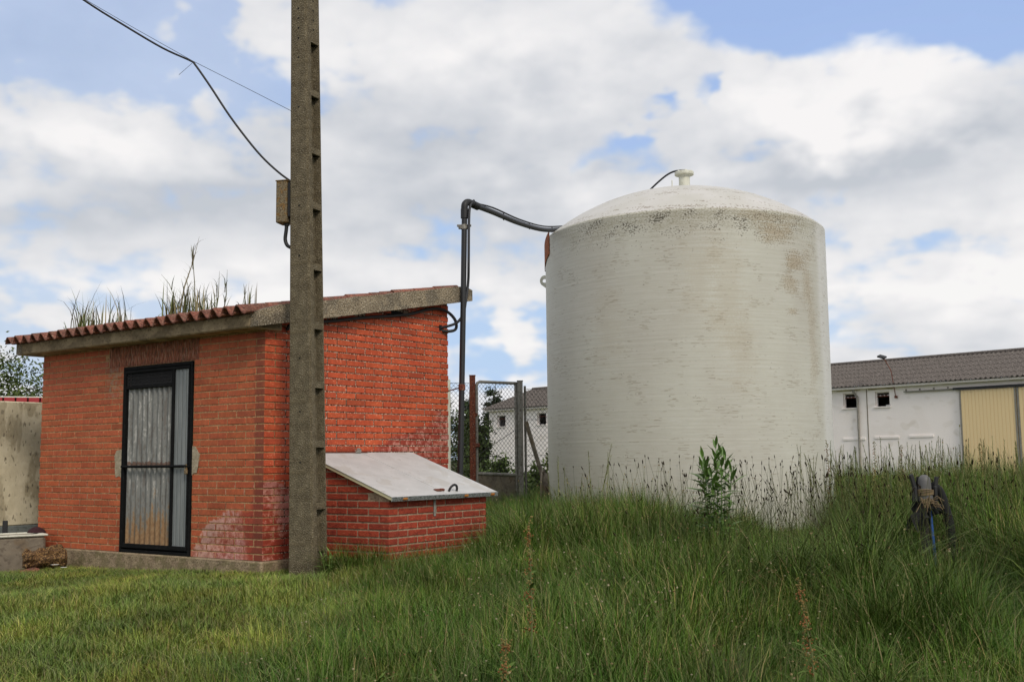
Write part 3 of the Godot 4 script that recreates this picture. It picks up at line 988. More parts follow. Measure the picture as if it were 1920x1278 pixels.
func build_roof(t: Node3D):
	var o1 := 0.20
	var o2 := 0.14
	var oL := 0.175
	var top_x := 2.72
	var sl := 0.185
	# eave beam along the door front
	var m := MB.new()
	m.box2(Vector3(-o1, 2.082, -FA - oL), Vector3(0.16, 2.20, o2 - 0.10), 0.012)
	part("eave_beam", m, M.eave, t)
	# sloping concrete beams on both sides
	for zz in [[o2 - 0.10, o2, true], [-FA - oL, -FA - oL + 0.1, false]]:
		m = MB.new()
		var xs := []
		var k := 0
		var xa := -o1 - 0.002
		var n := 22
		for i in n + 1: xs.append(lerpf(xa, top_x, float(i) / n))
		var pr := []
		for i in n + 1:
			var x: float = xs[i]
			var lo := rake(x)
			var hi := rake(x) + 0.165
			if x > top_x - 0.09: hi -= (x - top_x + 0.09) * 0.55
			if x < xa + 0.25: hi -= (1.0 - (x - xa) / 0.25) * 0.035
			hi += rng.randf_range(-0.006, 0.006)
			lo += rng.randf_range(-0.002, 0.002)
			pr.append(Vector2(lo, hi))
		for i in n:
			var ins := Vector3((xs[i] + xs[i + 1]) / 2, (pr[i].x + pr[i].y) / 2, (zz[0] + zz[1]) / 2)
			var A := [Vector3(xs[i], pr[i].x, zz[0]), Vector3(xs[i], pr[i].y, zz[0]), Vector3(xs[i], pr[i].y, zz[1]), Vector3(xs[i], pr[i].x, zz[1])]
			var B := [Vector3(xs[i + 1], pr[i + 1].x, zz[0]), Vector3(xs[i + 1], pr[i + 1].y, zz[0]), Vector3(xs[i + 1], pr[i + 1].y, zz[1]), Vector3(xs[i + 1], pr[i + 1].x, zz[1])]
			for q in 4:
				var r := (q + 1) % 4
				m.flat(A[q], A[r], B[r], ins)
				m.flat(A[q], B[r], B[q], ins)
			if i == 0:
				m.flat(A[0], A[1], A[2], ins)
				m.flat(A[0], A[2], A[3], ins)
			if i == n - 1:
				m.flat(B[0], B[1], B[2], ins)
				m.flat(B[0], B[2], B[3], ins)
		part("side_beam", m, M.beam, t, "lichen speckled concrete beam along the roof slope")
	# roof slab under the tiles
	m = MB.new()
	var zA := -FA - oL + 0.1
	var zB := o2 - 0.10
	var ins := Vector3(1.2, 2.42, -1.7)
	var lo0 := 2.19
	var c := [Vector3(-o1 + 0.02, lo0 + 0.01, zA), Vector3(top_x - 0.03, lo0 + sl * (top_x + o1), zA), Vector3(top_x - 0.03, lo0 + sl * (top_x + o1), zB), Vector3(-o1 + 0.02, lo0 + 0.01, zB)]
	var d := []
	for p in c: d.append(p - Vector3(0, 0.10, 0))
	m.flat(c[0], c[1], c[2], ins); m.flat(c[0], c[2], c[3], ins)
	m.flat(d[0], d[1], d[2], ins); m.flat(d[0], d[2], d[3], ins)
	for q in 4:
		var r := (q + 1) % 4
		m.flat(c[q], c[r], d[r], ins); m.flat(c[q], d[r], d[q], ins)
	var roof := part("roof", m, M.eave, t)
	# tiles: one S shape, laid in lapping rows from the eave upwards
	var tw := 0.158
	var tl := 0.36
	var tm := MB.new()
	var prof := []
	for k in 11:
		var q := k / 10.0
		var y := 0.0
		if q < 0.62: y = sin(q / 0.62 * PI) * 0.060
		else: y = -sin((q - 0.62) / 0.38 * PI) * 0.014
		prof.append(Vector2(q * (tw + 0.012) - 0.006, y))
	for k in 10:
		var a := Vector3(-0.03, prof[k].y, prof[k].x)
		var b := Vector3(-0.03, prof[k + 1].y, prof[k + 1].x)
		var a2 := Vector3(tl, prof[k].y - 0.012, prof[k].x)
		var b2 := Vector3(tl, prof[k + 1].y - 0.012, prof[k + 1].x)
		var nn := (b - a).cross(a2 - a).normalized()
		if nn.y < 0: nn = -nn
		var th := Vector3(0, -0.013, 0)
		tm.quad(a, b, b2, a2, nn)
		tm.quad(a + th, b + th, b2 + th, a2 + th, -nn)
		tm.quad(a, b, b + th, a + th, Vector3(-1, 0, 0))
	for e in [prof[0], prof[10]]:
		var a := Vector3(-0.03, e.y, e.x)
		var a2 := Vector3(tl, e.y - 0.012, e.x)
		tm.quad(a, a2, a2 + Vector3(0, -0.013, 0), a + Vector3(0, -0.013, 0), Vector3(0, 0, -1 if e == prof[0] else 1))
	var tmesh := tm.mesh()
	var rows := 9
	var cols := 24
	var ang := atan(sl)
	for r in rows:
		for k in cols:
			var x := -o1 - 0.065 + r * 0.322
			var z := -FA - oL - 0.055 + k * tw + rng.randf_range(-0.004, 0.004)
			var ti := part("tile", tmesh, M.tile if rng.randf() < 0.6 else M.tile_b, roof)
			ti.position = Vector3(x, 2.205 + sl * (x + o1) + 0.022 + rng.randf_range(-0.004, 0.004), z)
			ti.rotation = Vector3(rng.randf_range(-0.02, 0.02), rng.randf_range(-0.02, 0.02), ang + rng.randf_range(-0.006, 0.012))

# ------------------------------------------------------------------ brick box with the white lid
func build_hatch():
	var t := thing("hatch_box", "low red brick box with a sloping white lid against the shed side", "hatch", SHED, YAW)
	var xl := 0.485
	var xr := 1.812
	var zf := 1.0
	var top := func(z: float) -> float: return 0.985 - 0.3585 * z   # underside of the lid
	var rc := 0.008
	var m := MB.new()
	var ins := Vector3(1.1, 0.3, 0.5)
	var P := [Vector2(0.036, -0.3), Vector2(zf - rc, -0.3), Vector2(zf - rc, top.call(zf - rc) - 0.004), Vector2(0.036, top.call(0.036) - 0.004)]
	for x in [xl + rc, xr - rc]:
		m.flat(Vector3(x, P[0].y, P[0].x), Vector3(x, P[1].y, P[1].x), Vector3(x, P[2].y, P[2].x), ins)
		m.flat(Vector3(x, P[0].y, P[0].x), Vector3(x, P[2].y, P[2].x), Vector3(x, P[3].y, P[3].x), ins)
	for k in 4:
		var a: Vector2 = P[k]
		var b: Vector2 = P[(k + 1) % 4]
		m.flat(Vector3(xl + rc, a.y, a.x), Vector3(xr - rc, a.y, a.x), Vector3(xr - rc, b.y, b.x), ins)
		m.flat(Vector3(xl + rc, a.y, a.x), Vector3(xr - rc, b.y, b.x), Vector3(xl + rc, b.y, b.x), ins)
	part("mortar_core", m, M.mortar_box, t)
	var ts := []
	for k in 3: ts.append(tmat(tex(256, Color(0.59 - k * 0.04, 0.21 - k * 0.02, 0.125 - k * 0.012), Color(0.66 - k * 0.04, 0.265 - k * 0.02, 0.16 - k * 0.012), 0.03, Color(0.40, 0.15, 0.10, 0.6), 74, Color(0.80, 0.52, 0.40, 0.5), 198, 0.06, 0.08, 251 + k * 10), 1.7, 0.85, M.nf, 0.6))
	var bh := CH - 0.014
	var ln := L - 0.014
	for c in 17:
		var y := -0.06 + c * CH
		var odd := c % 2 == 1
		var pieces := []     # low corner, high corner
		if y + bh < top.call(zf) - 0.002:
			if odd: pieces.append([Vector3(xl, y, zf - ln), Vector3(xl + L * 0.5 - 0.014, y + bh, zf)])
			else: pieces.append([Vector3(xl, y, zf - L * 0.5 + 0.014), Vector3(xl + ln, y + bh, zf)])
			var x := xl + (L * 0.5 if odd else L)
			while x < xr - 0.03:
				pieces.append([Vector3(x, y, zf - 0.1), Vector3(minf(x + ln, xr), y + bh, zf)])
				x += L
		var zz: float = zf - (L if odd else L * 0.5)
		while zz > 0.06:
			var z0: float = max(zz - ln, 0.036)
			var hy: float = min(y + bh, top.call(zz) - 0.004)
			if hy - y >= bh - 0.0005 and zz - z0 > 0.02: pieces.append([Vector3(xl, y, z0), Vector3(xl + 0.1, hy, zz)])
			elif zz - z0 > 0.02:
				var z1: float = min(zz, (0.985 - y - 0.012) / 0.3585)
				if z1 - z0 > 0.02:
					var cut := MB.new()
					var h0: float = min(y + bh, top.call(z0) - 0.004)
					var h1: float = min(y + bh, top.call(z1) - 0.004)
					var P8 := [Vector3(xl, y, z0), Vector3(xl, h0, z0), Vector3(xl, h1, z1), Vector3(xl, y, z1)]
					var mc := Vector3(xl + 0.05, y + 0.006, (z0 + z1) * 0.5)
					var ax := Vector3(0.1, 0, 0)
					var zk := clampf((0.985 - 0.004 - y - bh) / 0.3585, z0, z1)
					P8.insert(2, Vector3(xl, h0, zk) if zk > z0 and zk < z1 else Vector3(xl, (h0 + h1) * 0.5, (z0 + z1) * 0.5))
					for k in [1, 2, 3]:
						cut.flat(P8[0], P8[k], P8[k + 1], mc)
						cut.flat(P8[0] + ax, P8[k] + ax, P8[k + 1] + ax, mc)
					for k in 5:
						var A: Vector3 = P8[k]
						var B: Vector3 = P8[(k + 1) % 5]
						cut.flat(A, B, B + ax, mc)
						cut.flat(A, B + ax, A + ax, mc)
					part("brick", cut, ts[rng.randi() % 3], t)
			zz -= L
		for q in pieces:
			var bb := MB.new()
			bb.bbox(Vector3.ZERO, q[1] - q[0], 0.004)
			var bi := part("brick", bb, ts[rng.randi() % 3], t)
			bi.position = (q[0] + q[1]) * 0.5 + Vector3(rng.randf_range(-0.001, 0.001), 0, rng.randf_range(-0.001, 0.001))
	# lid: a sandwich panel, hinged at the wall
	var ang := atan(0.3585)
	var bs := Basis(Vector3(1, 0, 0), ang)
	var len_ := 1.06 / cos(ang)
	var mid := Vector3((0.44 + 1.89) / 2, 1.010 - 0.19, 0.545)
	var w := 1.452
	m = MB.new()
	m.bbox(mid + bs * Vector3(-w * 0.25, 0.012, 0), Vector3(w * 0.5 - 0.004, 0.006, len_), 0.002, bs)
	m.bbox(mid + bs * Vector3(w * 0.25, 0.012, 0), Vector3(w * 0.5 - 0.004, 0.006, len_), 0.002, bs)
	m.bbox(mid + bs * Vector3(0, 0.0165, 0), Vector3(0.012, 0.004, len_), 0.0015, bs)
	var lid := part("lid", m, M.lid, t, "white metal faced lid sloping away from the wall")
	m = MB.new()
	m.bbox(mid + bs * Vector3(0, -0.006, 0), Vector3(w - 0.02, 0.029, len_ - 0.014), 0.003, bs)
	part("foam_core", m, M.foam, lid)
	m = MB.new()
	m.bbox(mid + bs * Vector3(0, -0.0035, len_ / 2 + 0.001), Vector3(w + 0.006, 0.042, 0.006), 0.002, bs)
	var zinc := tmat(tex(256, Color(0.50, 0.52, 0.52), Color(0.62, 0.64, 0.64), 0.04, Color(0.32, 0.32, 0.31, 0.8), 104, Color(0.76, 0.77, 0.77, 0.7), 172, 0.10, 0.08, 291), 2.0, 0.5, null, 1.0, 0.3)
	part("front_trim", m, zinc, lid)
	for q in [-0.565, 0.255, 0.645]:
		m = MB.new()
		m.bbox(mid + bs * Vector3(q, -0.003, len_ / 2 + 0.006), Vector3(0.055, 0.022, 0.012), 0.005, bs)
		part("foam_blob", m, M.foam_orange, lid)
	# handle and latch
	m = MB.new()
	var hp := []
	for k in 9:
		var a := PI * k / 8.0
		hp.append(mid + bs * Vector3(0.14 + cos(a) * 0.055, 0.016 + sin(a) * 0.06, len_ / 2 - 0.07))
	m.tube(hp, 0.011, 7)
	part("handle", m, M.black, lid)
	m = MB.new()
	m.bbox(mid + bs * Vector3(-0.02, 0.02, len_ / 2 - 0.10), Vector3(0.10, 0.008, 0.05), 0.003, bs)
	m.bbox(mid + bs * Vector3(0.01, 0.028, len_ / 2 - 0.09), Vector3(0.05, 0.014, 0.028), 0.004, bs)
	part("latch_plate", m, M.rust, lid)
	m = MB.new()
	m.bbox(mid + bs * Vector3(-0.06, 0.03, -len_ / 2 + 0.02), Vector3(0.06, 0.035, 0.03), 0.008, bs)
	m.tube([mid + bs * Vector3(-0.09, 0.02, -len_ / 2 + 0.02), mid + bs * Vector3(-0.07, 0.055, -len_ / 2 + 0.01), mid + bs * Vector3(-0.03, 0.05, -len_ / 2 + 0.01)], 0.008, 6)
	part("hinge", m, M.galv, lid)
	m = MB.new()
	m.bbox(mid + bs * Vector3(-0.24, 0.02, -len_ / 2 + 0.01), Vector3(0.62, 0.004, 0.02), 0.001, bs)
	part("hinge_strip", m, M.rust, lid)
	m = MB.new()
	m.box2(Vector3(1.05, 0.46, zf + 0.004), Vector3(1.078, 0.625, zf + 0.010), 0.001)
	part("hasp_strip", m, M.galv, t, "grey strip hanging under the lid")

# ------------------------------------------------------------------ tank
func build_tank():
	var face := atan2(-TANK.x, -TANK.z)
	var t := thing("water_tank", "big white ribbed cylindrical tank with a domed top standing in long grass", "tank", TANK, face)
	var H := 3.855
	# wound wall: fine hoops of slightly different radius
	var prof := []
	var y := H
	var nn := noise(3.0, 700, 2)
	var r := TR
	prof.append(Vector2(TR - 0.018, H))
	prof.append(Vector2(TR - 0.007, H - 0.010))
	y = H - 0.022
	while y > -0.25:
		var w := 0.0006 * nn.get_noise_1d(y * 40.0) + rng.randf_range(-0.0004, 0.0004)
		prof.append(Vector2(r + w, y))
		y -= 0.0105
	var m := MB.new()
	m.lathe(prof, 112, Vector3.ZERO, -PI, PI)
	for i in m.v.size(): m.uv[i].y = clampf((H - m.v[i].y) / 4.1, 0.0, 1.0)
	var wm := mat(Color(1, 1, 1), 0.55)
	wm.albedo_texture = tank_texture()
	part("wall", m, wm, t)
	# dome: spherical cap
	prof = []
	var hh := 0.66
	var R := (TR * TR + hh * hh) / (2 * hh)
	var am := asin((TR - 0.018) / R)
	var y00 := H - R * cos(am)
	for k in 29:
		var a := am * (1.0 - k / 28.0)
		prof.append(Vector2(R * sin(a), y00 + R * cos(a)))
	m = MB.new()
	m.lathe(prof, 96, Vector3.ZERO, -PI, PI)
	for i in m.v.size():
		var p := m.v[i]
		m.uv[i] = Vector2(p.x / 3.8 + 0.5, p.z / 3.8 + 0.5)
	var dm := mat(Color(1, 1, 1), 0.55)
	dm.albedo_texture = dome_texture()
	part("dome", m, dm, t)
	# nozzle on the crown
	m = MB.new()
	var by := 4.605
	m.lathe([Vector2(0.0, by + 0.165), Vector2(0.125, by + 0.165), Vector2(0.128, by + 0.160), Vector2(0.128, by + 0.125), Vector2(0.122, by + 0.12), Vector2(0.078, by + 0.118), Vector2(0.074, by + 0.10), Vector2(0.074, by - 0.16)], 28, Vector3(0.05, 0, 0))
	for k in 6:
		var a := TAU * k / 6.0 + 0.3
		m.lathe([Vector2(0.0, by + 0.178), Vector2(0.012, by + 0.178), Vector2(0.012, by + 0.16)], 6, Vector3(0.05 + cos(a) * 0.10, 0, sin(a) * 0.10))
	part("flange_nozzle", m, M.pale, t)
	m = MB.new()
	m.bbox(Vector3(-0.115, by - 0.03, 0.05), Vector3(0.014, 0.15, 0.07), 0.006)
	m.bbox(Vector3(-0.06, by - 0.075, 0.05), Vector3(0.12, 0.05, 0.07), 0.004)
	part("lifting_bracket", m, M.pale, t)
	# lifting lugs on both flanks
	for q in [[-1.0, 3.40, 0.13], [1.0, 3.26, 0.06]]:
		m = MB.new()
		var sx: float = q[0]
		var yy: float = q[1]
		var a0 := Vector3(sx * (TR - 0.02), yy, -0.26)
		var pts := []
		var hole := []
		var n := 20
		for k in n:
			var a := TAU * k / n
			var pr := Vector2(cos(a), sin(a))
			var rr: float = 0.075
			var po := Vector2(0.075 * pr.x, 0.075 * pr.y)
			if pr.x < 0.0: po = Vector2(-0.085, (0.075 if pr.y > 0 else -0.15) * clampf(absf(pr.y) * 1.6, 0, 1))
			pts.append(a0 + Vector3(sx * (0.085 + po.x * 0.85) * q[2] / 0.13, po.y, 0))
			hole.append(a0 + Vector3(sx * (0.085 + 0.028 * pr.x) * q[2] / 0.13, 0.028 * pr.y, 0))
		var th := Vector3(0, 0, 0.012)
		for k in n:
			var k2 := (k + 1) % n
			m.quad(pts[k] + th, pts[k2] + th, hole[k2] + th, hole[k] + th, Vector3(0, 0, 1))
			m.quad(pts[k] - th, pts[k2] - th, hole[k2] - th, hole[k] - th, Vector3(0, 0, -1))
			var no: Vector3 = ((pts[k] + pts[k2]) / 2 - a0 - Vector3(sx * 0.05, 0, 0)).normalized()
			m.quad(pts[k] + th, pts[k2] + th, pts[k2] - th, pts[k] - th, no)
			m.quad(hole[k] + th, hole[k2] + th, hole[k2] - th, hole[k] - th, -no)
		part("lifting_lug", m, M.pale, t)
	# faded orange plate under the rim on the left flank
	m = MB.new()
	var a0 := -1.50
	for k in 11:
		var x := a0 + k * 0.028
		var z := a0 + (k + 1) * 0.028
		var rr := TR + 0.012
		var A := Vector3(sin(x) * rr, 3.36, cos(x) * rr)
		var B := Vector3(sin(z) * rr, 3.36 + 0.0, cos(z) * rr)
		var up := Vector3(0, 0.40, 0)
		var no := Vector3(sin((x + z) / 2), 0, cos((x + z) / 2))
		A.y += 0.10 + k * 0.012
		B.y += 0.10 + (k + 1) * 0.012
		m.quad(A, B, B + up * 0.75, A + up * 0.75, no)
		m.quad(A, B, B - no * 0.01, A - no * 0.01, Vector3(0, -1, 0))
		if k == 10: m.quad(B, B + up * 0.75, B + up * 0.75 - no * 0.01, B - no * 0.01, Vector3(cos(z), 0, -sin(z)))
	part("label_plate", m, tmat(tex(256, Color(0.52, 0.27, 0.15), Color(0.66, 0.36, 0.20), 0.03, Color(0.32, 0.22, 0.16, 0.8), 100, Color(0.78, 0.55, 0.36, 0.6), 186, 0.06, 0.1, 311), 3.0, 0.9), t, "faded rusty orange plate under the rim")
	# level pipe and a low inlet flange on the left flank
	m = MB.new()
	m.tube([Vector3(-TR - 0.012, 0.3, -0.30), Vector3(-TR - 0.012, 2.12, -0.30)], 0.014, 6)
	part("level_pipe", m, M.galv, t)
	m = MB.new()
	m.tube([Vector3(-TR + 0.05, 0.55, 0.1), Vector3(-TR - 0.06, 0.55, 0.1)], [0.21, 0.21], 20)
	m.tube([Vector3(-TR - 0.06, 0.55, 0.1), Vector3(-TR - 0.085, 0.55, 0.1)], [0.26, 0.26], 20)
	part("inlet_flange", m, M.trough, t)
	# thin hose lying over the dome to the nozzle
	var hose := thing("dome_hose", "thin grey hose curving over the tank dome to the top flange", "hose", TANK, face)
	m = MB.new()
	var hp := [Vector3(-0.75, by - 0.24, -0.50), Vector3(-0.62, by - 0.14, -0.40), Vector3(-0.50, by - 0.06, -0.30), Vector3(-0.36, by + 0.035, -0.15), Vector3(-0.22, by + 0.125, -0.05), Vector3(-0.12, by + 0.17, 0.0), Vector3(-0.03, by + 0.182, 0.03), Vector3(0.06, by + 0.18, 0.04)]
	m.tube(smooth(hp, 5), 0.013, 7)
	part("hose_run", m, M.hose, hose)

func smooth(pts: Array, sub := 6) -> Array:
	var out := []
	var n := pts.size()
	for i in n - 1:
		var p0: Vector3 = pts[max(i - 1, 0)]
		var p1: Vector3 = pts[i]
		var p2: Vector3 = pts[i + 1]
		var p3: Vector3 = pts[min(i + 2, n - 1)]
		for k in sub:
			out.append(p1.cubic_interpolate(p2, p0, p3, float(k) / sub))
	out.append(pts[n - 1])
	return out

func tank_texture() -> ImageTexture:
	var w := 1536
	var h := 640
	var ns := noise(1.0, 801, 3)
	var nc := noise(0.55, 802, 4)
	var np := noise(34.0, 803, 2)
	var nk := noise(3.4, 805, 3)
	var nd := noise(5.0, 804, 3)
	# brown weathered patches: angle (rad), height, half angle, half height, strength
	var pat := [[0.66, 3.58, 0.11, 0.12, 0.9], [0.84, 3.28, 0.09, 0.09, 0.85], [0.93, 3.05, 0.05, 0.35, 0.45], [0.76, 2.98, 0.06, 0.09, 0.6], [0.76, 2.66, 0.05, 0.04, 0.7], [0.98, 2.4, 0.05, 0.7, 0.35], [0.28, 2.8, 0.10, 0.7, 0.25], [0.10, 3.0, 0.10, 0.5, 0.22], [-0.52, 2.6, 0.10, 0.5, 0.18], [0.36, 2.2, 0.10, 0.4, 0.2], [0.62, 3.78, 0.2, 0.05, 0.5]]
	var data := PackedByteArray()
	data.resize(w * h * 3)
	for j in h:
		var y := 3.855 - (j + 0.5) / h * 4.1
		var top := smoothstep(3.05, 3.85, y)
		for i in w:
			var an := ((i + 0.5) / w - 0.5) * TAU
			var s := an * TR
			var streak := ns.get_noise_2d(s * 1.3, y * 70.0)
			var fine := ns.get_noise_2d(s * 5.0, y * 120.0 + 50.0)
			var co := nc.get_noise_2d(s * 1.6, y * 0.7)
			var sp := np.get_noise_2d(s, y * 1.5)
			var c := Color(0.765, 0.762, 0.712).lerp(Color(0.73, 0.72, 0.672), clampf(0.5 + co * 1.1, 0, 1))
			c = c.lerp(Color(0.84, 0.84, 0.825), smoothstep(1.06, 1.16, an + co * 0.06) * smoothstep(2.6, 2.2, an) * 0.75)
			c = c.lerp(Color(0.70, 0.675, 0.62), clampf(streak * 0.5 + fine * 0.4 - 0.08, 0, 0.28))
			if streak < -0.25: c = c.lerp(Color(0.83, 0.825, 0.80), 0.22)
			# short dark scratches that follow the winding
			var dash := ns.get_noise_2d(s * 4.2 + 90.0, y * 75.0)
			var dd := nd.get_noise_2d(s * 0.5, y * 0.5)
			if dash > 0.52 - dd * 0.5: c = c.lerp(Color(0.47, 0.42, 0.34), clampf((dash - 0.54 + dd * 0.55) * 4.0, 0, 0.38))
			# black specks of lichen, thick under the rim
			var mid := smoothstep(-1.15, -0.5, an) * smoothstep(1.25, 0.85, an)
			var clump := nk.get_noise_2d(s, y * 1.6)
			var dens := 0.80 - top * top * (0.52 + clump * 0.5) * (0.2 + 0.8 * mid) - clump * 0.24 - dd * 0.12
			if sp > dens: c = c.lerp(Color(0.27, 0.25, 0.20), clampf((sp - dens) * 7.0, 0, 0.85))
			var rimd := smoothstep(0.34, 0.0, 3.855 - y + clump * 0.25 + streak * 0.05) * (0.25 + 0.75 * mid)
			c = c.lerp(Color(0.57, 0.55, 0.47), rimd * clampf(0.42 + sp * 0.8 + streak * 0.5, 0, 0.75))
			for p in pat:
				var dx: float = (an - p[0]) / p[2]
				var dy: float = (y - p[1]) / p[3]
				var d2 := dx * dx + dy * dy
				if d2 < 4.0:
					var k: float = clampf((1.2 - pow(dx * dx * dx * dx + dy * dy * dy * dy, 0.25) + sp * 0.7 + streak * 0.8 + dd * 0.6) * 1.6, 0, 1) * p[4]
					c = c.lerp(Color(0.66, 0.60, 0.50), k * 0.75)
					if sp > 0.28 and k > 0.3: c = c.lerp(Color(0.34, 0.30, 0.24), 0.45 * p[4])
			var q := (j * w + i) * 3
			data[q] = clampi(int(c.r * 255), 0, 255)
			data[q + 1] = clampi(int(c.g * 255), 0, 255)
			data[q + 2] = clampi(int(c.b * 255), 0, 255)
	return img_tex(Image.create_from_data(w, h, false, Image.FORMAT_RGB8, data))

func dome_texture() -> ImageTexture:
	var w := 512
	var ns := noise(1.6, 811, 4)
	var np := noise(26.0, 812, 2)
	var im := Image.create(w, w, false, Image.FORMAT_RGB8)
	for j in w:
		for i in w:
			var x := (i / float(w) - 0.5) * 3.8
			var z := (j / float(w) - 0.5) * 3.8
			var r := sqrt(x * x + z * z)
			var an := atan2(x, z)
			var st := ns.get_noise_2d(an * 1.6, r * 9.0)
			var sp := np.get_noise_2d(x, z)
			var c := Color(0.785, 0.775, 0.755).lerp(Color(0.745, 0.735, 0.70), clampf(0.5 + ns.get_noise_2d(x, z + 30.0), 0, 1))
			var band: float = max(smoothstep(1.62, 1.80, r), smoothstep(0.16, 0.0, absf(r - 1.18 - st * 0.2)) * 0.9)
			if st * 0.7 + sp * 0.6 > 0.56 - band * 0.34: c = c.lerp(Color(0.42, 0.36, 0.29), 0.5)
			im.set_pixel(i, j, c)
	return img_tex(im)

# ------------------------------------------------------------------ concrete pole, box, cables
func build_pole():
	# leaning a little to the left; narrow faces are plain with bolt holes, the flank is recessed with ribs
	var base := Vector3(-1.715, -0.15, -9.17)
	var t := thing("concrete_pole", "tall grey concrete utility pole with ribbed recesses at the shed corner", "pole", base, -0.47)
	t.rotation.z = 0.0
	var H := 8.2
	var lean := Vector3(-0.0148, 0, 0)
	# widths at a height: face (local x) and flank (local z)
	var wx := func(y: float) -> float: return 0.263 - 0.018 * y
	var wz := func(y: float) -> float: return 0.212 - 0.002 * y
	var at := func(y: float) -> Vector3: return Vector3(0, y, 0) + Basis(Vector3.UP, 0.47) * lean * y
	var m := MB.new()
	# outer shell as stacked slices of an H profile; ribs close the recess on the right flank
	var ribs := [0.585, 1.096, 1.594, 2.093, 2.599, 3.129, 3.614, 4.128, 4.61]
	var fl := 0.074
	var ff := 0.037
	var dp := 0.062
	var ys := [0.0]
	for q in ribs:
		ys.append(q + 0.15 - 0.035)
		ys.append(q + 0.15 + 0.022)
	ys.append(H)
	for i in ys.size() - 1:
		var y0: float = ys[i]
		var y1: float = ys[i + 1]
		var solid := i % 2 == 1 or i == ys.size() - 2
		var n := int(max(1.0, (y1 - y0) / 0.25))
		for k in n:
			var ya := lerpf(y0, y1, float(k) / n)
			var yb := lerpf(y0, y1, float(k + 1) / n)
			slice(m, at.call(ya), at.call(yb), wx.call(ya), wx.call(yb), wz.call(ya), wz.call(yb), fl, ff, 0.0 if solid else dp)
		# shelves of the ribs
		if not solid:
			for q in [[y0, 1.0], [y1, -1.0]]:
				var y: float = q[0]
				if y <= 0.01: continue
				var X: float = wx.call(y) / 2
				var Z: float = wz.call(y) / 2
				var o: Vector3 = at.call(y)
				for sg in [1.0, -1.0]:
					m.quad(o + Vector3(sg * (X - dp), 0, -Z + ff), o + Vector3(sg * (X - dp), 0, Z - fl), o + Vector3(sg * X, 0, Z - fl), o + Vector3(sg * X, 0, -Z + ff), Vector3(0, q[1], 0))
	part("shaft", m, M.concrete, t)
	# bolt holes
	m = MB.new()
	for y in [4.957, 4.869, 4.781, 4.694, 4.602, 4.428, 3.986, 3.117, 2.684, 1.808, 1.361, 0.937]:
		var o: Vector3 = at.call(y + 0.15)
		m.tube([o + Vector3(0.005, 0, wz.call(y) / 2 + 0.0015), o + Vector3(0.005, 0, wz.call(y) / 2 - 0.03)], 0.009, 8)
	for y in [4.957, 4.869, 4.781, 4.694]:
		var o: Vector3 = at.call(y + 0.15)
		m.tube([o + Vector3(wx.call(y) / 2 + 0.0015, 0, 0.0), o + Vector3(wx.call(y) / 2 - 0.03, 0, 0.0)], 0.008, 8)
	part("bolt_hole", m, M.dark, t)
	# meter box strapped to the far left of the pole
	var bx := thing("junction_box", "weathered yellowish metal junction box hung on the left of the pole", "junction box", Vector3(-1.958, 3.168, -9.20), -0.25)
	m = MB.new()
	m.bbox(Vector3(0, 0, 0), Vector3(0.10, 0.365, 0.13), 0.008)
	m.bbox(Vector3(0.0, 0.186, 0), Vector3(0.11, 0.012, 0.14), 0.004)
	part("case", m, M.oldmetal, bx)
	m = MB.new()
	m.bbox(Vector3(0.062, 0.02, 0), Vector3(0.025, 0.30, 0.09), 0.004)
	part("bracket", m, M.black, bx)
	m = MB.new()
	m.tube(smooth([Vector3(0.025, -0.17, 0.0), Vector3(0.02, -0.24, 0.0), Vector3(0.012, -0.32, 0.0), Vector3(0.035, -0.375, 0.0), Vector3(0.085, -0.40, 0.0)], 4), 0.016, 8)
	m.tube([Vector3(0.025, -0.175, 0.0), Vector3(0.024, -0.20, 0.0)], 0.024, 8)
	part("cable_tail", m, M.black, bx)
	# overhead service cable and its thin stay wire
	var cb := thing("overhead_cable", "thick black cable dropping from the top left to the pole", "cable", Vector3(-1.9, 3.37, -9.2))
	var o := cb.position
	m = MB.new()
	var P := [Vector3(-1.86, 3.33, -9.2), Vector3(-2.02, 3.45, -9.2), Vector3(-2.20, 3.63, -9.2), Vector3(-2.43, 3.93, -9.2), Vector3(-2.62, 4.22, -9.2), Vector3(-2.755, 4.415, -9.2), Vector3(-2.80, 4.455, -9.2), Vector3(-3.05, 4.575, -9.2), Vector3(-3.4, 4.79, -9.2), Vector3(-3.761, 5.025, -9.2), Vector3(-4.6, 5.62, -9.2), Vector3(-6.5, 7.1, -9.2)]
	var q := []
	for p in P: q.append(p - o)
	m.tube(smooth(q, 5), 0.0095, 6)
	part("cable", m, M.black, cb)
	var wr := thing("stay_wire", "hair thin steel wire running up left above the black cable", "wire", Vector3(-1.88, 3.97, -9.2))
	o = wr.position
	m = MB.new()
	q = []
	for p in [Vector3(-1.86, 3.965, -9.2), Vector3(-2.30, 4.20, -9.2), Vector3(-2.78, 4.452, -9.198), Vector3(-3.3, 4.755, -9.19), Vector3(-3.761, 5.035, -9.19), Vector3(-6.5, 7.0, -9.19)]: q.append(p - o)
	m.tube(q, 0.0022, 4)
	m.tube([Vector3(-2.775, 4.44, -9.2) - o, Vector3(-2.897, 4.328, -9.2) - o], 0.0018, 4)
	part("wire", m, M.hose, wr)

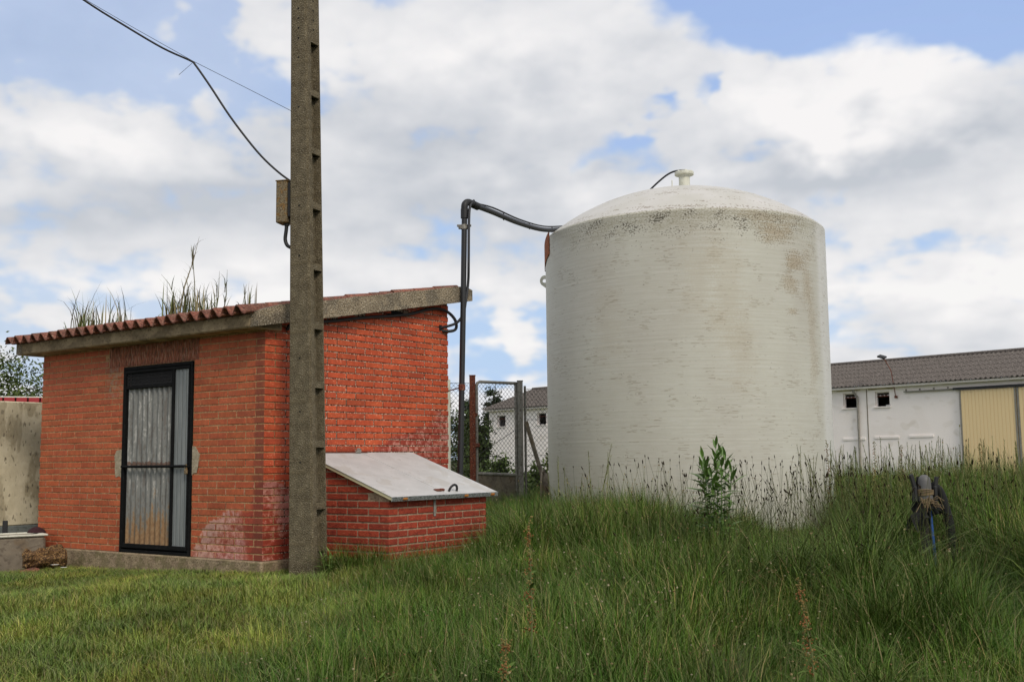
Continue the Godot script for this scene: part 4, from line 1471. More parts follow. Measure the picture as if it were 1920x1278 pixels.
func slice(m: MB, a: Vector3, b: Vector3, xa: float, xb: float, za: float, zb: float, fl: float, ff: float, dr: float):
	var prof := func(w: float, d: float) -> Array:
		var X := w / 2
		var Z := d / 2
		var c := 0.016
		return [Vector2(-X + c, Z), Vector2(X - c, Z), Vector2(X, Z - c), Vector2(X, Z - fl + 0.012), Vector2(X - dr, Z - fl), Vector2(X - dr, -Z + ff), Vector2(X, -Z + ff - 0.01), Vector2(X, -Z + c), Vector2(X - c, -Z), Vector2(-X + c, -Z), Vector2(-X, -Z + c), Vector2(-X, -Z + ff - 0.01), Vector2(-X + dr, -Z + ff), Vector2(-X + dr, Z - fl), Vector2(-X, Z - fl + 0.012), Vector2(-X, Z - c)]
	var p: Array = prof.call(xa, za)
	var q: Array = prof.call(xb, zb)
	var n := p.size()
	for i in n:
		var k := (i + 1) % n
		var e: Vector2 = p[k] - p[i]
		if e.length() < 1e-5: continue
		var nn := Vector3(-e.y, 0, e.x).normalized()
		nn = Vector3(e.y, 0, -e.x).normalized() * -1.0
		m.quad(a + Vector3(p[i].x, 0, p[i].y), a + Vector3(p[k].x, 0, p[k].y), b + Vector3(q[k].x, 0, q[k].y), b + Vector3(q[i].x, 0, q[i].y), nn)
	# cap
	for i in range(1, n - 1):
		m.tri(b + Vector3(q[0].x, 0, q[0].y), b + Vector3(q[i].x, 0, q[i].y), b + Vector3(q[i + 1].x, 0, q[i + 1].y), Vector3.UP, Vector3.UP, Vector3.UP)

# ------------------------------------------------------------------ standpipe and hoses
func build_pipe():
	var t := thing("standpipe", "black pipe rising past the shed's back corner and bending over to the tank", "pipe", Vector3(-0.55, 0, -11.17))
	var o := t.position
	var m := MB.new()
	m.tube([Vector3(-0.555, -0.3, -11.17) - o, Vector3(-0.545, 0.8, -11.18) - o, Vector3(-0.505, 2.6, -11.23) - o, Vector3(-0.487, 3.55, -11.25) - o], 0.030, 12)
	part("riser", m, M.pipe, t)
	m = MB.new()
	m.tube([Vector3(-0.488, 3.48, -11.25) - o, Vector3(-0.487, 3.58, -11.25) - o], 0.041, 12)
	m.tube(smooth([Vector3(-0.487, 3.56, -11.25) - o, Vector3(-0.484, 3.625, -11.25) - o, Vector3(-0.455, 3.66, -11.28) - o, Vector3(-0.41, 3.655, -11.33) - o, Vector3(-0.37, 3.645, -11.38) - o], 4), 0.037, 12)
	m.tube([Vector3(-0.40, 3.652, -11.345) - o, Vector3(-0.35, 3.64, -11.40) - o], 0.042, 12)
	part("elbow", m, M.black, t)
	m = MB.new()
	var arm := [Vector3(-0.36, 3.643, -11.39) - o, Vector3(-0.2, 3.66, -11.75) - o, Vector3(0.10, 3.72, -12.6) - o, Vector3(0.42, 3.85, -13.6) - o, Vector3(0.72, 4.04, -14.45) - o, Vector3(0.90, 4.16, -14.8) - o]
	m.tube(smooth(arm, 6), 0.029, 10)
	part("arm_pipe", m, M.pipe, t)
	m = MB.new()
	m.tube(smooth([Vector3(-0.40, 3.67, -11.36) - o, Vector3(-0.2, 3.71, -11.75) - o, Vector3(0.10, 3.765, -12.6) - o, Vector3(0.42, 3.895, -13.6) - o, Vector3(0.74, 4.08, -14.45) - o], 5), 0.010, 6)
	for k in 5:
		var p: Vector3 = arm[0].lerp(arm[1], 0.0) if k == 0 else arm[k].lerp(arm[min(k + 1, 5)], 0.4)
		m.bbox(p, Vector3(0.012, 0.075, 0.07), 0.003)
	part("tied_cable", m, M.black, t)
	m = MB.new()
	m.bbox(Vector3(-0.492, 3.40, -11.245) - o, Vector3(0.15, 0.02, 0.035), 0.003)
	m.bbox(Vector3(-0.492, 3.375, -11.245) - o, Vector3(0.12, 0.014, 0.06), 0.003)
	m.tube([Vector3(-0.492, 3.36, -11.245) - o, Vector3(-0.492, 3.41, -11.245) - o], 0.035, 12)
	part("clamp", m, M.galv, t)
	m = MB.new()
	m.tube([Vector3(-0.525, 1.66, -11.205) - o, Vector3(-0.524, 1.72, -11.206) - o], 0.036, 12)
	m.tube([Vector3(-0.53, 1.69, -11.20) - o, Vector3(-0.67, 1.66, -11.30) - o], 0.007, 6)
	part("wall_tie", m, M.rust, t)
	# hoses out of the wall, looping up beside the riser
	var tr := Transform3D(Basis(Vector3.UP, YAW), SHED)
	var h := thing("looped_hose", "black hose looping out of the brick wall up to the standpipe", "hose", tr * Vector3(2.36, 2.31, 0.0))
	o = h.position
	m = MB.new()
	var lp := []
	for p in [Vector3(2.35, 2.315, -0.04), Vector3(2.40, 2.33, 0.06), Vector3(2.46, 2.37, 0.14), Vector3(2.50, 2.46, 0.19), Vector3(2.525, 2.60, 0.205), Vector3(2.56, 2.80, 0.21)]: lp.append(tr * p - o)
	for p in [Vector3(-0.445, 3.0, -11.19), Vector3(-0.440, 3.4, -11.21), Vector3(-0.43, 3.6, -11.25), Vector3(-0.39, 3.69, -11.33)]: lp.append(p - o)
	m.tube(smooth(lp, 6), 0.014, 8)
	part("hose_run", m, M.hose, h)
	# heavy cable slung under the sloping beam
	var c := thing("slung_cable", "thick black cable slung under the roof beam along the brick wall", "cable", tr * Vector3(1.2, 2.3, 0.03))
	o = c.position
	m = MB.new()
	lp = []
	for p in [Vector3(0.235, 2.10, 0.015), Vector3(0.25, 2.135, 0.03), Vector3(0.4, 2.17, 0.035), Vector3(0.8, 2.235, 0.03), Vector3(1.2, 2.305, 0.03), Vector3(1.55, 2.355, 0.03), Vector3(1.85, 2.405, 0.03), Vector3(2.1, 2.475, 0.03), Vector3(2.3, 2.505, 0.03), Vector3(2.44, 2.475, 0.045), Vector3(2.515, 2.40, 0.07), Vector3(2.51, 2.31, 0.08), Vector3(2.43, 2.28, 0.05), Vector3(2.35, 2.295, -0.04)]: lp.append(tr * p - o)
	m.tube(smooth(lp, 5), 0.016, 8)
	part("cable", m, M.black, c)

# ------------------------------------------------------------------ chain link fence and gate
func chain(m: MB, a: Vector3, b: Vector3, y0: float, y1: float, pitch: float, r: float):
	var len_ := Vector2(b.x - a.x, b.z - a.z).length()
	var n := int(len_ / pitch)
	var rows := int((y1 - y0) / (pitch * 1.15))
	var d := (b - a) / n
	var back := Vector3(0, 0, -0.004)
	for i in n:
		for k in rows:
			var ya := y0 + (y1 - y0) * k / rows
			var ym := y0 + (y1 - y0) * (k + 0.5) / rows
			var yb := y0 + (y1 - y0) * (k + 1.0) / rows
			var p := a + d * i
			var q := a + d * (i + 0.5)
			var s := a + d * (i + 1)
			m.tube([Vector3(p.x, ya, p.z), Vector3(q.x, ym, q.z), Vector3(p.x, yb, p.z)], r, 3, false)
			m.tube([Vector3(s.x, ya, s.z) + back, Vector3(q.x, ym, q.z), Vector3(s.x, yb, s.z) + back], r, 3, false)

func build_fence():
	var wire := mat(Color(0.30, 0.29, 0.28), 0.7, 0.2)
	var g := thing("yard_gate", "narrow wire mesh gate in a grey tube frame beside a rusty post", "gate", Vector3(-0.25, 0, -16.5))
	var o := g.position
	var A := Vector3(-0.548, 0, -16.42) - o
	var B := Vector3(0.05, 0, -16.72) - o
	var m := MB.new()
	m.tube([A + Vector3(0, 0.10, 0), A + Vector3(0, 2.06, 0), A + Vector3(0.015, 2.10, -0.008), A + Vector3(0.05, 2.12, -0.02), B + Vector3(0, 2.11, 0)], 0.024, 10)
	m.tube([B + Vector3(0, 0.10, 0), B + Vector3(0, 2.13, 0)], 0.024, 10)
	m.tube([A + Vector3(0, 0.735, 0), B + Vector3(0, 0.705, 0)], 0.026, 10)
	part("frame", m, M.galv, g)
	m = MB.new()
	chain(m, A + Vector3(0.02, 0, -0.01), B - Vector3(0.02, 0, -0.01), 0.74, 2.09, 0.062, 0.0032)
	m.tube([A + Vector3(0.02, 1.02, 0), B + Vector3(0, 1.40, 0)], 0.005, 4)
	part("wire_mesh", m, wire, g)
	m = MB.new()
	var mid := (A + B) / 2 + Vector3(0, 0.40, 0)
	m.bbox(mid, Vector3((B - A).length() - 0.05, 0.62, 0.012), 0.002, Basis(Vector3.UP, atan2(-(B - A).z, (B - A).x)))
	part("kick_plate", m, M.trough, g)
	m = MB.new()
	m.bbox(A + Vector3(-0.02, 1.62, 0.02), Vector3(0.07, 0.05, 0.04), 0.008)
	m.bbox(A + Vector3(0.0, 1.16, 0.03), Vector3(0.10, 0.06, 0.06), 0.01)
	part("latch", m, M.rust, g)
	# posts
	var rp := thing("rusty_post", "rust red square steel gate post next to the black standpipe", "post", Vector3(-0.608, 0, -16.40))
	m = MB.new()
	m.bbox(Vector3(0, 1.05, 0), Vector3(0.088, 2.32, 0.088), 0.006)
	m.bbox(Vector3(0, 2.213, 0), Vector3(0.10, 0.012, 0.10), 0.003)
	part("shaft", m, M.rust, rp)
	var gp := thing("grey_gate_post", "grey steel gate post with a flat cap between gate and tank", "post", Vector3(0.115, 0, -16.72))
	m = MB.new()
	m.bbox(Vector3(0, 1.0, 0), Vector3(0.085, 2.28, 0.085), 0.006)
	m.bbox(Vector3(0, 2.146, 0), Vector3(0.098, 0.012, 0.098), 0.003)
	part("shaft", m, M.galv, gp)
	# mesh fence to the right, running behind the tank
	var fr := thing("mesh_fence", "chain link fence with a slanting brace between gate post and tank", "fence", Vector3(0.2, 0, -16.75))
	o = fr.position
	m = MB.new()
	chain(m, Vector3(0.17, 0, -16.74) - o, Vector3(3.4, 0, -17.6) - o, 0.05, 2.02, 0.066, 0.0034)
	for y in [0.08, 1.0, 1.55, 2.02]: m.tube([Vector3(0.17, y, -16.74) - o, Vector3(3.4, y, -17.6) - o], 0.0032, 4)
	part("wire_mesh", m, wire, fr)
	for q in [0.0, 0.5, 1.0]:
		m = MB.new()
		var p := (Vector3(0.19, 0, -16.76) - o).lerp(Vector3(3.4, 0, -17.62) - o, q)
		m.tube([p + Vector3(0, -0.2, 0), p + Vector3(0, 2.07, 0)], 0.02 if q == 0.0 else 0.025, 8)
		part("post", m, M.galv, fr)
	m = MB.new()
	m.tube([Vector3(0.20, 1.52, -16.70) - o, Vector3(0.60, 0.12, -16.62) - o], 0.033, 8)
	part("brace", m, M.trough, fr)
	# mesh fence to the left, behind the shed
	var fl := thing("mesh_fence", "chain link fence with a pale concrete post behind the brick shed", "fence", Vector3(-1.0, 0, -16.3))
	o = fl.position
	m = MB.new()
	chain(m, Vector3(-2.9, 0, -16.0) - o, Vector3(-0.66, 0, -16.4) - o, 0.05, 2.10, 0.066, 0.0034)
	for y in [0.08, 1.0, 2.10]: m.tube([Vector3(-2.9, y, -16.0) - o, Vector3(-0.66, y, -16.4) - o], 0.0032, 4)
	part("wire_mesh", m, wire, fl)
	m = MB.new()
	m.bbox(Vector3(-0.985, 0.95, -16.26) - o, Vector3(0.10, 2.4, 0.10), 0.01)
	part("post", m, M.pale, fl)

# ------------------------------------------------------------------ left edge: plaster wall, trough, log
func build_left_side():
	var t := thing("plaster_wall", "stained cream plaster wall with a grey base band left of the shed", "wall", SHED, YAW)
	var za := -4.6
	var m := MB.new()
	m.box2(Vector3(-1.6, 0.265, za - 0.25), Vector3(5.0, 1.66, za), 0.012)
	part("panel", m, M.plaster, t)
	m = MB.new()
	m.box2(Vector3(-1.6, -0.5, za - 0.24), Vector3(5.0, 0.264, za + 0.012), 0.006)
	part("base_band", m, M.band, t)
	# red sheet roof edge showing above the wall
	var r := thing("red_roof", "strip of red sheet roof showing just above the plaster wall", "roof", Vector3(-11.0, 0, -24.0), 0.35)
	m = MB.new()
	for k in 26: m.box2(Vector3(-3.0 + k * 0.25, 2.28 - 0.0, -2.0), Vector3(-2.78 + k * 0.25, 2.42, 0.0), 0.012)
	part("sheet", m, M.red_sheet, r)
	m = MB.new()
	m.box2(Vector3(-3.0, 2.425, -1.9), Vector3(3.5, 2.455, -0.05), 0.01)
	part("ridge_trim", m, M.pale, r)
	m = MB.new()
	m.box2(Vector3(-2.9, -0.3, -1.9), Vector3(3.3, 2.27, -0.1), 0.02)
	part("block_wall", m, M.plaster, r)
	# concrete trough
	var tr := thing("concrete_trough", "old grey concrete trough with a pale lip at the shed's left corner", "trough", Vector3(-5.22, -0.12, -10.95), 0.62)
	m = MB.new()
	m.bbox(Vector3(0, 0.17, 0), Vector3(0.95, 0.36, 0.42), 0.025)
	part("body", m, M.trough, tr)
	m = MB.new()
	m.bbox(Vector3(0, 0.362, 0.20), Vector3(0.985, 0.022, 0.05), 0.008)
	m.bbox(Vector3(0.46, 0.362, -0.03), Vector3(0.06, 0.022, 0.40), 0.008)
	m.bbox(Vector3(0, 0.362, -0.20), Vector3(0.985, 0.022, 0.05), 0.008)
	part("lip", m, M.pale, tr)
	# dark rag on the trough
	var rag := thing("dark_rag", "small dark maroon rag lying on the concrete trough lip", "rag", Vector3(-4.90, 0.255, -11.25), 0.62)
	m = MB.new()
	m.lathe([Vector2(0.0, 0.06), Vector2(0.035, 0.052), Vector2(0.07, 0.028), Vector2(0.09, 0.0)], 12)
	for i in m.v.size(): m.v[i].x *= 1.0 + 0.15 * sin(m.v[i].z * 40.0)
	part("cloth", m, mat(Color(0.20, 0.09, 0.11), 0.95), rag)
	# black steel stake and a bit of white pipe
	var st := thing("black_stake", "short black square steel stake standing behind the trough", "stake", Vector3(-5.29, -0.12, -11.4), 0.4)
	m = MB.new()
	m.bbox(Vector3(0, 0.24, 0), Vector3(0.05, 0.50, 0.05), 0.004)
	part("shaft", m, M.black, st)
	var wp := thing("white_pipe", "white plastic pipe end tied with pale string at the left edge", "pipe", Vector3(-5.20, -0.12, -10.62))
	m = MB.new()
	m.tube([Vector3(0, 0.0, 0), Vector3(0, 0.46, 0)], 0.028, 10)
	part("tube", m, M.pale, wp)
	m = MB.new()
	m.tube(smooth([Vector3(-0.03, 0.33, 0.03), Vector3(0.03, 0.30, 0.04), Vector3(0.09, 0.345, 0.02), Vector3(0.15, 0.36, 0.0)], 4), 0.006, 5)
	part("string", m, mat(Color(0.62, 0.72, 0.72), 0.9), wp)
	# split log and brick bat
	var lg := thing("rotten_log", "rotten split brown log lying at the shed's left corner", "log", Vector3(-4.55, -0.07, -10.66), 0.5)
	lg.scale = Vector3(1.15, 1.35, 1.25)
	m = MB.new()
	var n := noise(9.0, 900, 3)
	var rings := []
	for i in 15:
		var u := i / 14.0
		var ring := []
		for k in 16:
			var a := TAU * k / 16.0
			var rr := (0.085 if i > 0 and i < 14 else 0.06) * (1.0 + 0.55 * n.get_noise_3d(cos(a) * 0.12, sin(a) * 0.12, u * 0.4) + 0.18 * sin(k * 3.1 + u * 2.0))
			ring.append(Vector3((u - 0.5) * 0.34 + n.get_noise_2d(k * 0.3, i * 0.1) * 0.02, 0.085 + sin(a) * rr * 0.8, cos(a) * rr))
		rings.append(ring)
	for i in 14:
		for k in 16:
			var ins := Vector3((i / 14.0 - 0.46) * 0.34, 0.085, 0)
			m.flat(rings[i][k], rings[i][(k + 1) % 16], rings[i + 1][(k + 1) % 16], ins)
			m.flat(rings[i][k], rings[i + 1][(k + 1) % 16], rings[i + 1][k], ins)
	for e in [0, 14]:
		for k in 16: m.flat(Vector3((e / 14.0 - 0.5) * 0.34, 0.085, 0), rings[e][k], rings[e][(k + 1) % 16], Vector3(0, 0.085, 0))
	part("trunk_piece", m, M.wood, lg)
	var bb := thing("brick_bat", "broken piece of pinkish brick in the grass under the log", "brick", Vector3(-4.62, -0.10, -10.50), 0.9)
	m = MB.new()
	m.bbox(Vector3(0, 0.025, 0), Vector3(0.16, 0.06, 0.11), 0.012, Basis.from_euler(Vector3(0.1, 0, 0.15)))
	part("piece", m, M.tile, bb)

# ------------------------------------------------------------------ valve stand in the grass on the right
func build_valve():
	var t := thing("valve_stand", "dark capped standpipe wrapped in black rags in the tall grass at right", "pipe", Vector3(3.10, -0.05, -8.25))
	var m := MB.new()
	m.tube([Vector3(-0.01, -0.3, 0), Vector3(0, 0.62, 0)], 0.048, 12)
	part("post_pipe", m, mat(Color(0.17, 0.155, 0.145), 0.7), t)
	m = MB.new()
	m.tube(smooth([Vector3(0.035, -0.1, 0.05), Vector3(0.032, 0.2, 0.055), Vector3(0.018, 0.42, 0.06), Vector3(0.012, 0.60, 0.055)], 4), 0.011, 8)
	part("blue_pipe", m, mat(Color(0.16, 0.32, 0.58), 0.5), t, "thin bright blue water pipe")
	m = MB.new()
	m.lathe([Vector2(0.0, 0.845), Vector2(0.022, 0.841), Vector2(0.038, 0.825), Vector2(0.046, 0.80), Vector2(0.048, 0.76), Vector2(0.048, 0.72), Vector2(0.055, 0.70), Vector2(0.058, 0.66), Vector2(0.05, 0.62)], 20)
	part("cap", m, mat(Color(0.36, 0.355, 0.35), 0.55), t, "rounded grey cap")
	m = MB.new()
	for k in 5:
		var rp := []
		for j in 25:
			var a := TAU * j / 24.0
			rp.append(Vector3(cos(a) * 0.060, 0.695 + k * 0.013 - k * 0.004 + sin(a * 2.0 + k) * 0.004, sin(a) * 0.060))
		m.tube(rp, 0.0045, 5, false)
	for k in 26:
		var a := rng.randf_range(-1.2, 1.6)
		var p := Vector3(sin(a) * 0.06, 0.66 + rng.randf_range(-0.03, 0.02), cos(a) * 0.062)
		m.tube([p, p + Vector3(rng.randf_range(-0.05, 0.05), rng.randf_range(-0.05, 0.03), 0.02), p + Vector3(rng.randf_range(-0.07, 0.07), rng.randf_range(-0.09, 0.0), 0.03)], 0.003, 4, false)
	part("wire_wrap", m, mat(Color(0.47, 0.40, 0.29), 0.8), t)
	# black rags: crumpled sheets hanging round the head
	var n := noise(6.0, 950, 3)
	var rm := mat(Color(0.085, 0.085, 0.085), 0.9)
	for q in [[-1.9, 0.0, 0.62, 0.21, 0.19], [0.7, 2.4, 0.64, 0.12, 0.13], [2.2, 4.3, 0.80, 0.30, 0.09], [-0.2, 0.7, 0.62, 0.10, 0.10]]:
		m = MB.new()
		var N := 10
		var K := 7
		var g := []
		for i in N + 1:
			var row := []
			for k in K + 1:
				var a: float = lerpf(q[0], q[1], float(i) / N)
				var v := float(k) / K
				var rr: float = 0.056 + q[4] * v * v * 0.5 + n.get_noise_2d(i * 0.09, k * 0.09 + q[0]) * 0.05 * v + 0.016 * sin(i * 1.9) * v
				row.append(Vector3(sin(a) * rr, q[2] + 0.03 - q[3] * v * (0.8 + 0.3 * sin(i * 1.3)), cos(a) * rr))
			g.append(row)
		for i in N:
			for k in K:
				m.flat(g[i][k], g[i + 1][k], g[i + 1][k + 1], Vector3(0, 0.6, 0))
				m.flat(g[i][k], g[i + 1][k + 1], g[i][k + 1], Vector3(0, 0.6, 0))
		part("rag", m, rm, t)
	m = MB.new()
	m.bbox(Vector3(-0.085, 0.79, 0.0), Vector3(0.028, 0.12, 0.03), 0.004, Basis(Vector3(0, 0, 1), 0.25))
	m.bbox(Vector3(0.085, 0.78, 0.0), Vector3(0.026, 0.10, 0.03), 0.004, Basis(Vector3(0, 0, 1), -0.2))
	m.bbox(Vector3(-0.075, 0.70, 0.0), Vector3(0.03, 0.12, 0.05), 0.008)
	m.bbox(Vector3(0.075, 0.70, 0.0), Vector3(0.03, 0.12, 0.05), 0.008)
	part("clamp_arm", m, M.black, t)
	m = MB.new()
	m.tube(smooth([Vector3(0.06, 0.76, -0.02), Vector3(0.12, 0.72, -0.03), Vector3(0.16, 0.58, -0.02), Vector3(0.185, 0.38, 0.0), Vector3(0.195, 0.12, 0.02), Vector3(0.20, -0.1, 0.03)], 6), 0.034, 10)
	part("drain_hose", m, rm, t, "fat black hose bending down to the ground")

# ------------------------------------------------------------------ trees
func leaf_tri(m: MB, p: Vector3, s: float, c: Color):
	var d := Vector3(rng.randfn(), rng.randfn() * 0.8, rng.randfn()).normalized()
	var e := d.cross(Vector3(rng.randfn(), rng.randfn(), rng.randfn()).normalized()).normalized()
	var nn := (d.cross(e) * 0.6 + Vector3(0, 0.5, 0)).normalized()
	m.c = c
	var a := p - d * s
	var b := p + e * s * 0.42
	var f := p - e * s * 0.42
	var g := p + d * s
	m.tri(a, b, g, nn, nn, nn)
	m.tri(a, g, f, nn, nn, nn)

func tree(called: String, label: String, at: Vector3, h: float, w: float, trunk: float, leaves: int, ls: float, col: Color, shape: String, group := ""):
	var t := thing(called, label, "tree" if called != "shrub" else "shrub", at, 0.0, group)
	var m := MB.new()
	var tips := []
	m.tube([Vector3(0, -0.3, 0), Vector3(0.03 * h, h * 0.3, 0), Vector3(0, h * 0.6, 0.02 * h), Vector3(0, h * 0.92, 0)], [trunk, trunk * 0.8, trunk * 0.45, trunk * 0.1], 8)
	var nl := 9
	for k in nl:
		var a := TAU * k / nl * 2.4 + rng.randf()
		var y := h * (0.2 + 0.6 * k / nl)
		var reach := w * (0.42 if shape != "column" else 0.3) * rng.randf_range(0.7, 1.1)
		var rise := h * (0.14 if shape != "column" else 0.25)
		var e := Vector3(cos(a) * reach, minf(y + rise, h * 0.97), sin(a) * reach)
		m.tube([Vector3(0, y, 0), Vector3(cos(a) * reach * 0.5, y + rise * 0.4, sin(a) * reach * 0.5), e], [trunk * 0.4, trunk * 0.25, trunk * 0.08], 6)
		tips.append(e)
	part("trunk", m, M.bark, t)
	m = MB.new()
	var nz := noise(1.8 / w, rng.randi() % 1000, 3)
	# clumps of leaves
	var cl := int(leaves / 42.0)
	var made := 0
	while made < cl:
		var p := Vector3(rng.randf_range(-1, 1), rng.randf_range(0, 1), rng.randf_range(-1, 1))
		var r := 1.0
		if shape == "column": r = pow(maxf(sin(clampf(p.y * 0.9 + 0.1, 0, 1) * PI), 0.0), 0.6) * (1.05 - 0.5 * p.y)
		elif shape == "bush": r = sqrt(maxf(0.0, 1.0 - p.y * p.y))
		else: r = sqrt(maxf(0.0, 1.0 - pow((p.y - 0.55) / 0.47, 2)))
		if Vector2(p.x, p.z).length() > r: continue
		var q := Vector3(p.x * w * 0.5, p.y * h, p.z * w * 0.5)
		if nz.get_noise_3dv(q) < -0.12: 
			if rng.randf() < 0.8: continue
		made += 1
		var tone := rng.randf_range(0.7, 1.25)
		var cs := w * 0.075 * rng.randf_range(0.6, 1.3)
		for k in 42:
			var d := Vector3(rng.randfn(), rng.randfn() * 0.8, rng.randfn()) * cs
			var tt := tone * rng.randf_range(0.75, 1.3)
			leaf_tri(m, q + d, ls * rng.randf_range(0.7, 1.3), Color(col.r * tt, col.g * tt, col.b * tt))
	part("crown", m, M.leaf, t)

func build_trees():
	tree("round_tree", "loose green tree showing above the plaster wall at far left", Vector3(-18.3, 0, -37.0), 4.6, 5.6, 0.16, 27000, 0.070, Color(0.085, 0.115, 0.035), "round")
	tree("round_tree", "dim tree crown behind the first, at the left picture edge", Vector3(-22.8, 0, -41.0), 4.3, 5.0, 0.15, 9000, 0.075, Color(0.065, 0.09, 0.03), "round")
	tree("cypress", "tall dark columnar tree beyond the gate, left of the warehouse gable", Vector3(-2.95, 0, -74.0), 6.2, 1.5, 0.12, 5200, 0.13, Color(0.04, 0.06, 0.028), "column", "dark columnar trees")
	tree("cypress", "taller of the dark columnar trees rising over the warehouse corner", Vector3(-1.35, 0, -75.0), 6.5, 2.1, 0.14, 6500, 0.13, Color(0.04, 0.06, 0.028), "column", "dark columnar trees")
	tree("shrub", "dense green shrub behind the fence next to the rusty post", Vector3(-2.05, 0, -32.0), 2.6, 2.2, 0.06, 7000, 0.055, Color(0.06, 0.085, 0.028), "bush", "shrubs behind the fence")
	tree("shrub", "loose dark shrub behind the black standpipe", Vector3(-2.6, 0, -26.0), 2.3, 2.0, 0.05, 6000, 0.05, Color(0.05, 0.075, 0.025), "bush", "shrubs behind the fence")
	tree("shrub", "tall narrow shrub seen through the gate mesh before the warehouse", Vector3(-1.35, 0, -40.0), 3.0, 1.5, 0.06, 6000, 0.07, Color(0.055, 0.08, 0.028), "bush", "shrubs behind the fence")
	tree("shrub", "low bright green shrub at the foot of the gate", Vector3(-0.25, 0, -22.0), 1.05, 1.0, 0.03, 3500, 0.045, Color(0.09, 0.13, 0.04), "bush", "shrubs behind the fence")
	tree("shrub", "low green shrub under the slanting fence brace", Vector3(0.62, 0, -20.0), 1.0, 1.1, 0.03, 3500, 0.045, Color(0.10, 0.14, 0.045), "bush", "shrubs behind the fence")

# ------------------------------------------------------------------ grass
func blade(m: MB, o: Vector3, az: float, h: float, lean: float, droop: float, w: float, c: Color, seg := 3):
	var d := Vector3(cos(az), 0, sin(az))
	var s := Vector3(-sin(az), 0, cos(az))
	m.c = c
	var prev := o
	var pw := w
	for i in seg:
		var t := float(i + 1) / seg
		var p := o + d * (lean * h * t * t * (1.0 + droop)) + Vector3(0, h * (t - droop * 0.55 * t * t * t), 0)
		var nw := w * (1.0 - t * t * 0.9)
		var tang := (p - prev).normalized()
		var nn := (s.cross(tang)).normalized()
		if nn.y < 0: nn = -nn
		nn = (nn + Vector3(0, 0.35, 0)).normalized()
		if i == seg - 1:
			m.tri(prev - s * pw, prev + s * pw, p, nn, nn, nn)
		else:
			m.tri(prev - s * pw, prev + s * pw, p + s * nw, nn, nn, nn)
			m.tri(prev - s * pw, p + s * nw, p - s * nw, nn, nn, nn)
		prev = p
		pw = nw

func tuft(n: int, rad: float, h0: float, h1: float, lean: float, droop: float, w: float, cols: Array, dry: float, seg := 3) -> ArrayMesh:
	var m := MB.new()
	for i in n:
		var a := rng.randf() * TAU
		var r := sqrt(rng.randf()) * rad
		var o := Vector3(cos(a) * r, -0.01, sin(a) * r)
		var c: Color = cols[rng.randi() % cols.size()]
		var k := rng.randf_range(0.7, 1.3)
		c = Color(c.r * k, c.g * k, c.b * k)
		if rng.randf() < dry: c = Color(0.30, 0.24, 0.12) * rng.randf_range(0.6, 1.1)
		var az := a + rng.randfn() * 0.9
		blade(m, o, az, rng.randf_range(h0, h1), absf(rng.randfn()) * lean + 0.05, rng.randf() * droop, w * rng.randf_range(0.7, 1.3), c, seg)
	return m.mesh()

func stalk(h: float, head: float, hl: float, hc: Color, sc: Color, lean: float) -> ArrayMesh:
	var m := MB.new()
	m.c = sc
	var top := Vector3(lean * h, h * sqrt(maxf(0.1, 1 - lean * lean)), 0)
	m.tube([Vector3.ZERO, top * 0.5 + Vector3(0.02 * h, 0, 0.01), top], [0.0022, 0.0018, 0.0012], 3, false)
	m.c = hc
	var d := top.normalized()
	m.tube([top, top + d * hl * 0.25, top + d * hl * 0.7, top + d * hl], [head * 0.4, head, head * 0.85, head * 0.2], 6)
	return m.mesh()

func scatter(parent: Node, meshes: Array, xf: Array, cols: Array, material: Material):
	# share the placements between the variants
	var nv := meshes.size()
	for v in nv:
		var idx := []
		for i in xf.size():
			if i % nv == v: idx.append(i)
		if idx.is_empty(): continue
		var mm := MultiMesh.new()
		mm.transform_format = MultiMesh.TRANSFORM_3D
		mm.use_colors = true
		mm.mesh = meshes[v]
		mm.instance_count = idx.size()
		for k in idx.size():
			mm.set_instance_transform(k, xf[idx[k]])
			mm.set_instance_color(k, cols[idx[k]])
		var o := MultiMeshInstance3D.new()
		o.name = "tuft"
		o.multimesh = mm
		o.material_override = material
		o.set_meta("kind", "stuff")
		parent.add_child(o, true)

func blocked(x: float, z: float) -> bool:
	# inside the shed, the brick box, the tank, the trough or the pole
	var d := Vector3(x, 0, z) - SHED
	var lx := d.x * cos(YAW) - d.z * sin(YAW)
	var lz := d.x * sin(YAW) + d.z * cos(YAW)
	if lx > -0.05 and lx < SA + 0.05 and lz > -FA - 0.05 and lz < 0.05: return true
	if lx > 0.46 and lx < 1.84 and lz > 0 and lz < 1.02: return true
	if lz < -4.58 and lz > -4.86: return true
	if Vector2(x - TANK.x, z - TANK.z).length() < TR + 0.03: return true
	if Vector2(x + 1.715, z + 9.17).length() < 0.15: return true
	if Vector2(x + 5.22, z + 10.95).length() < 0.4: return true
	return false

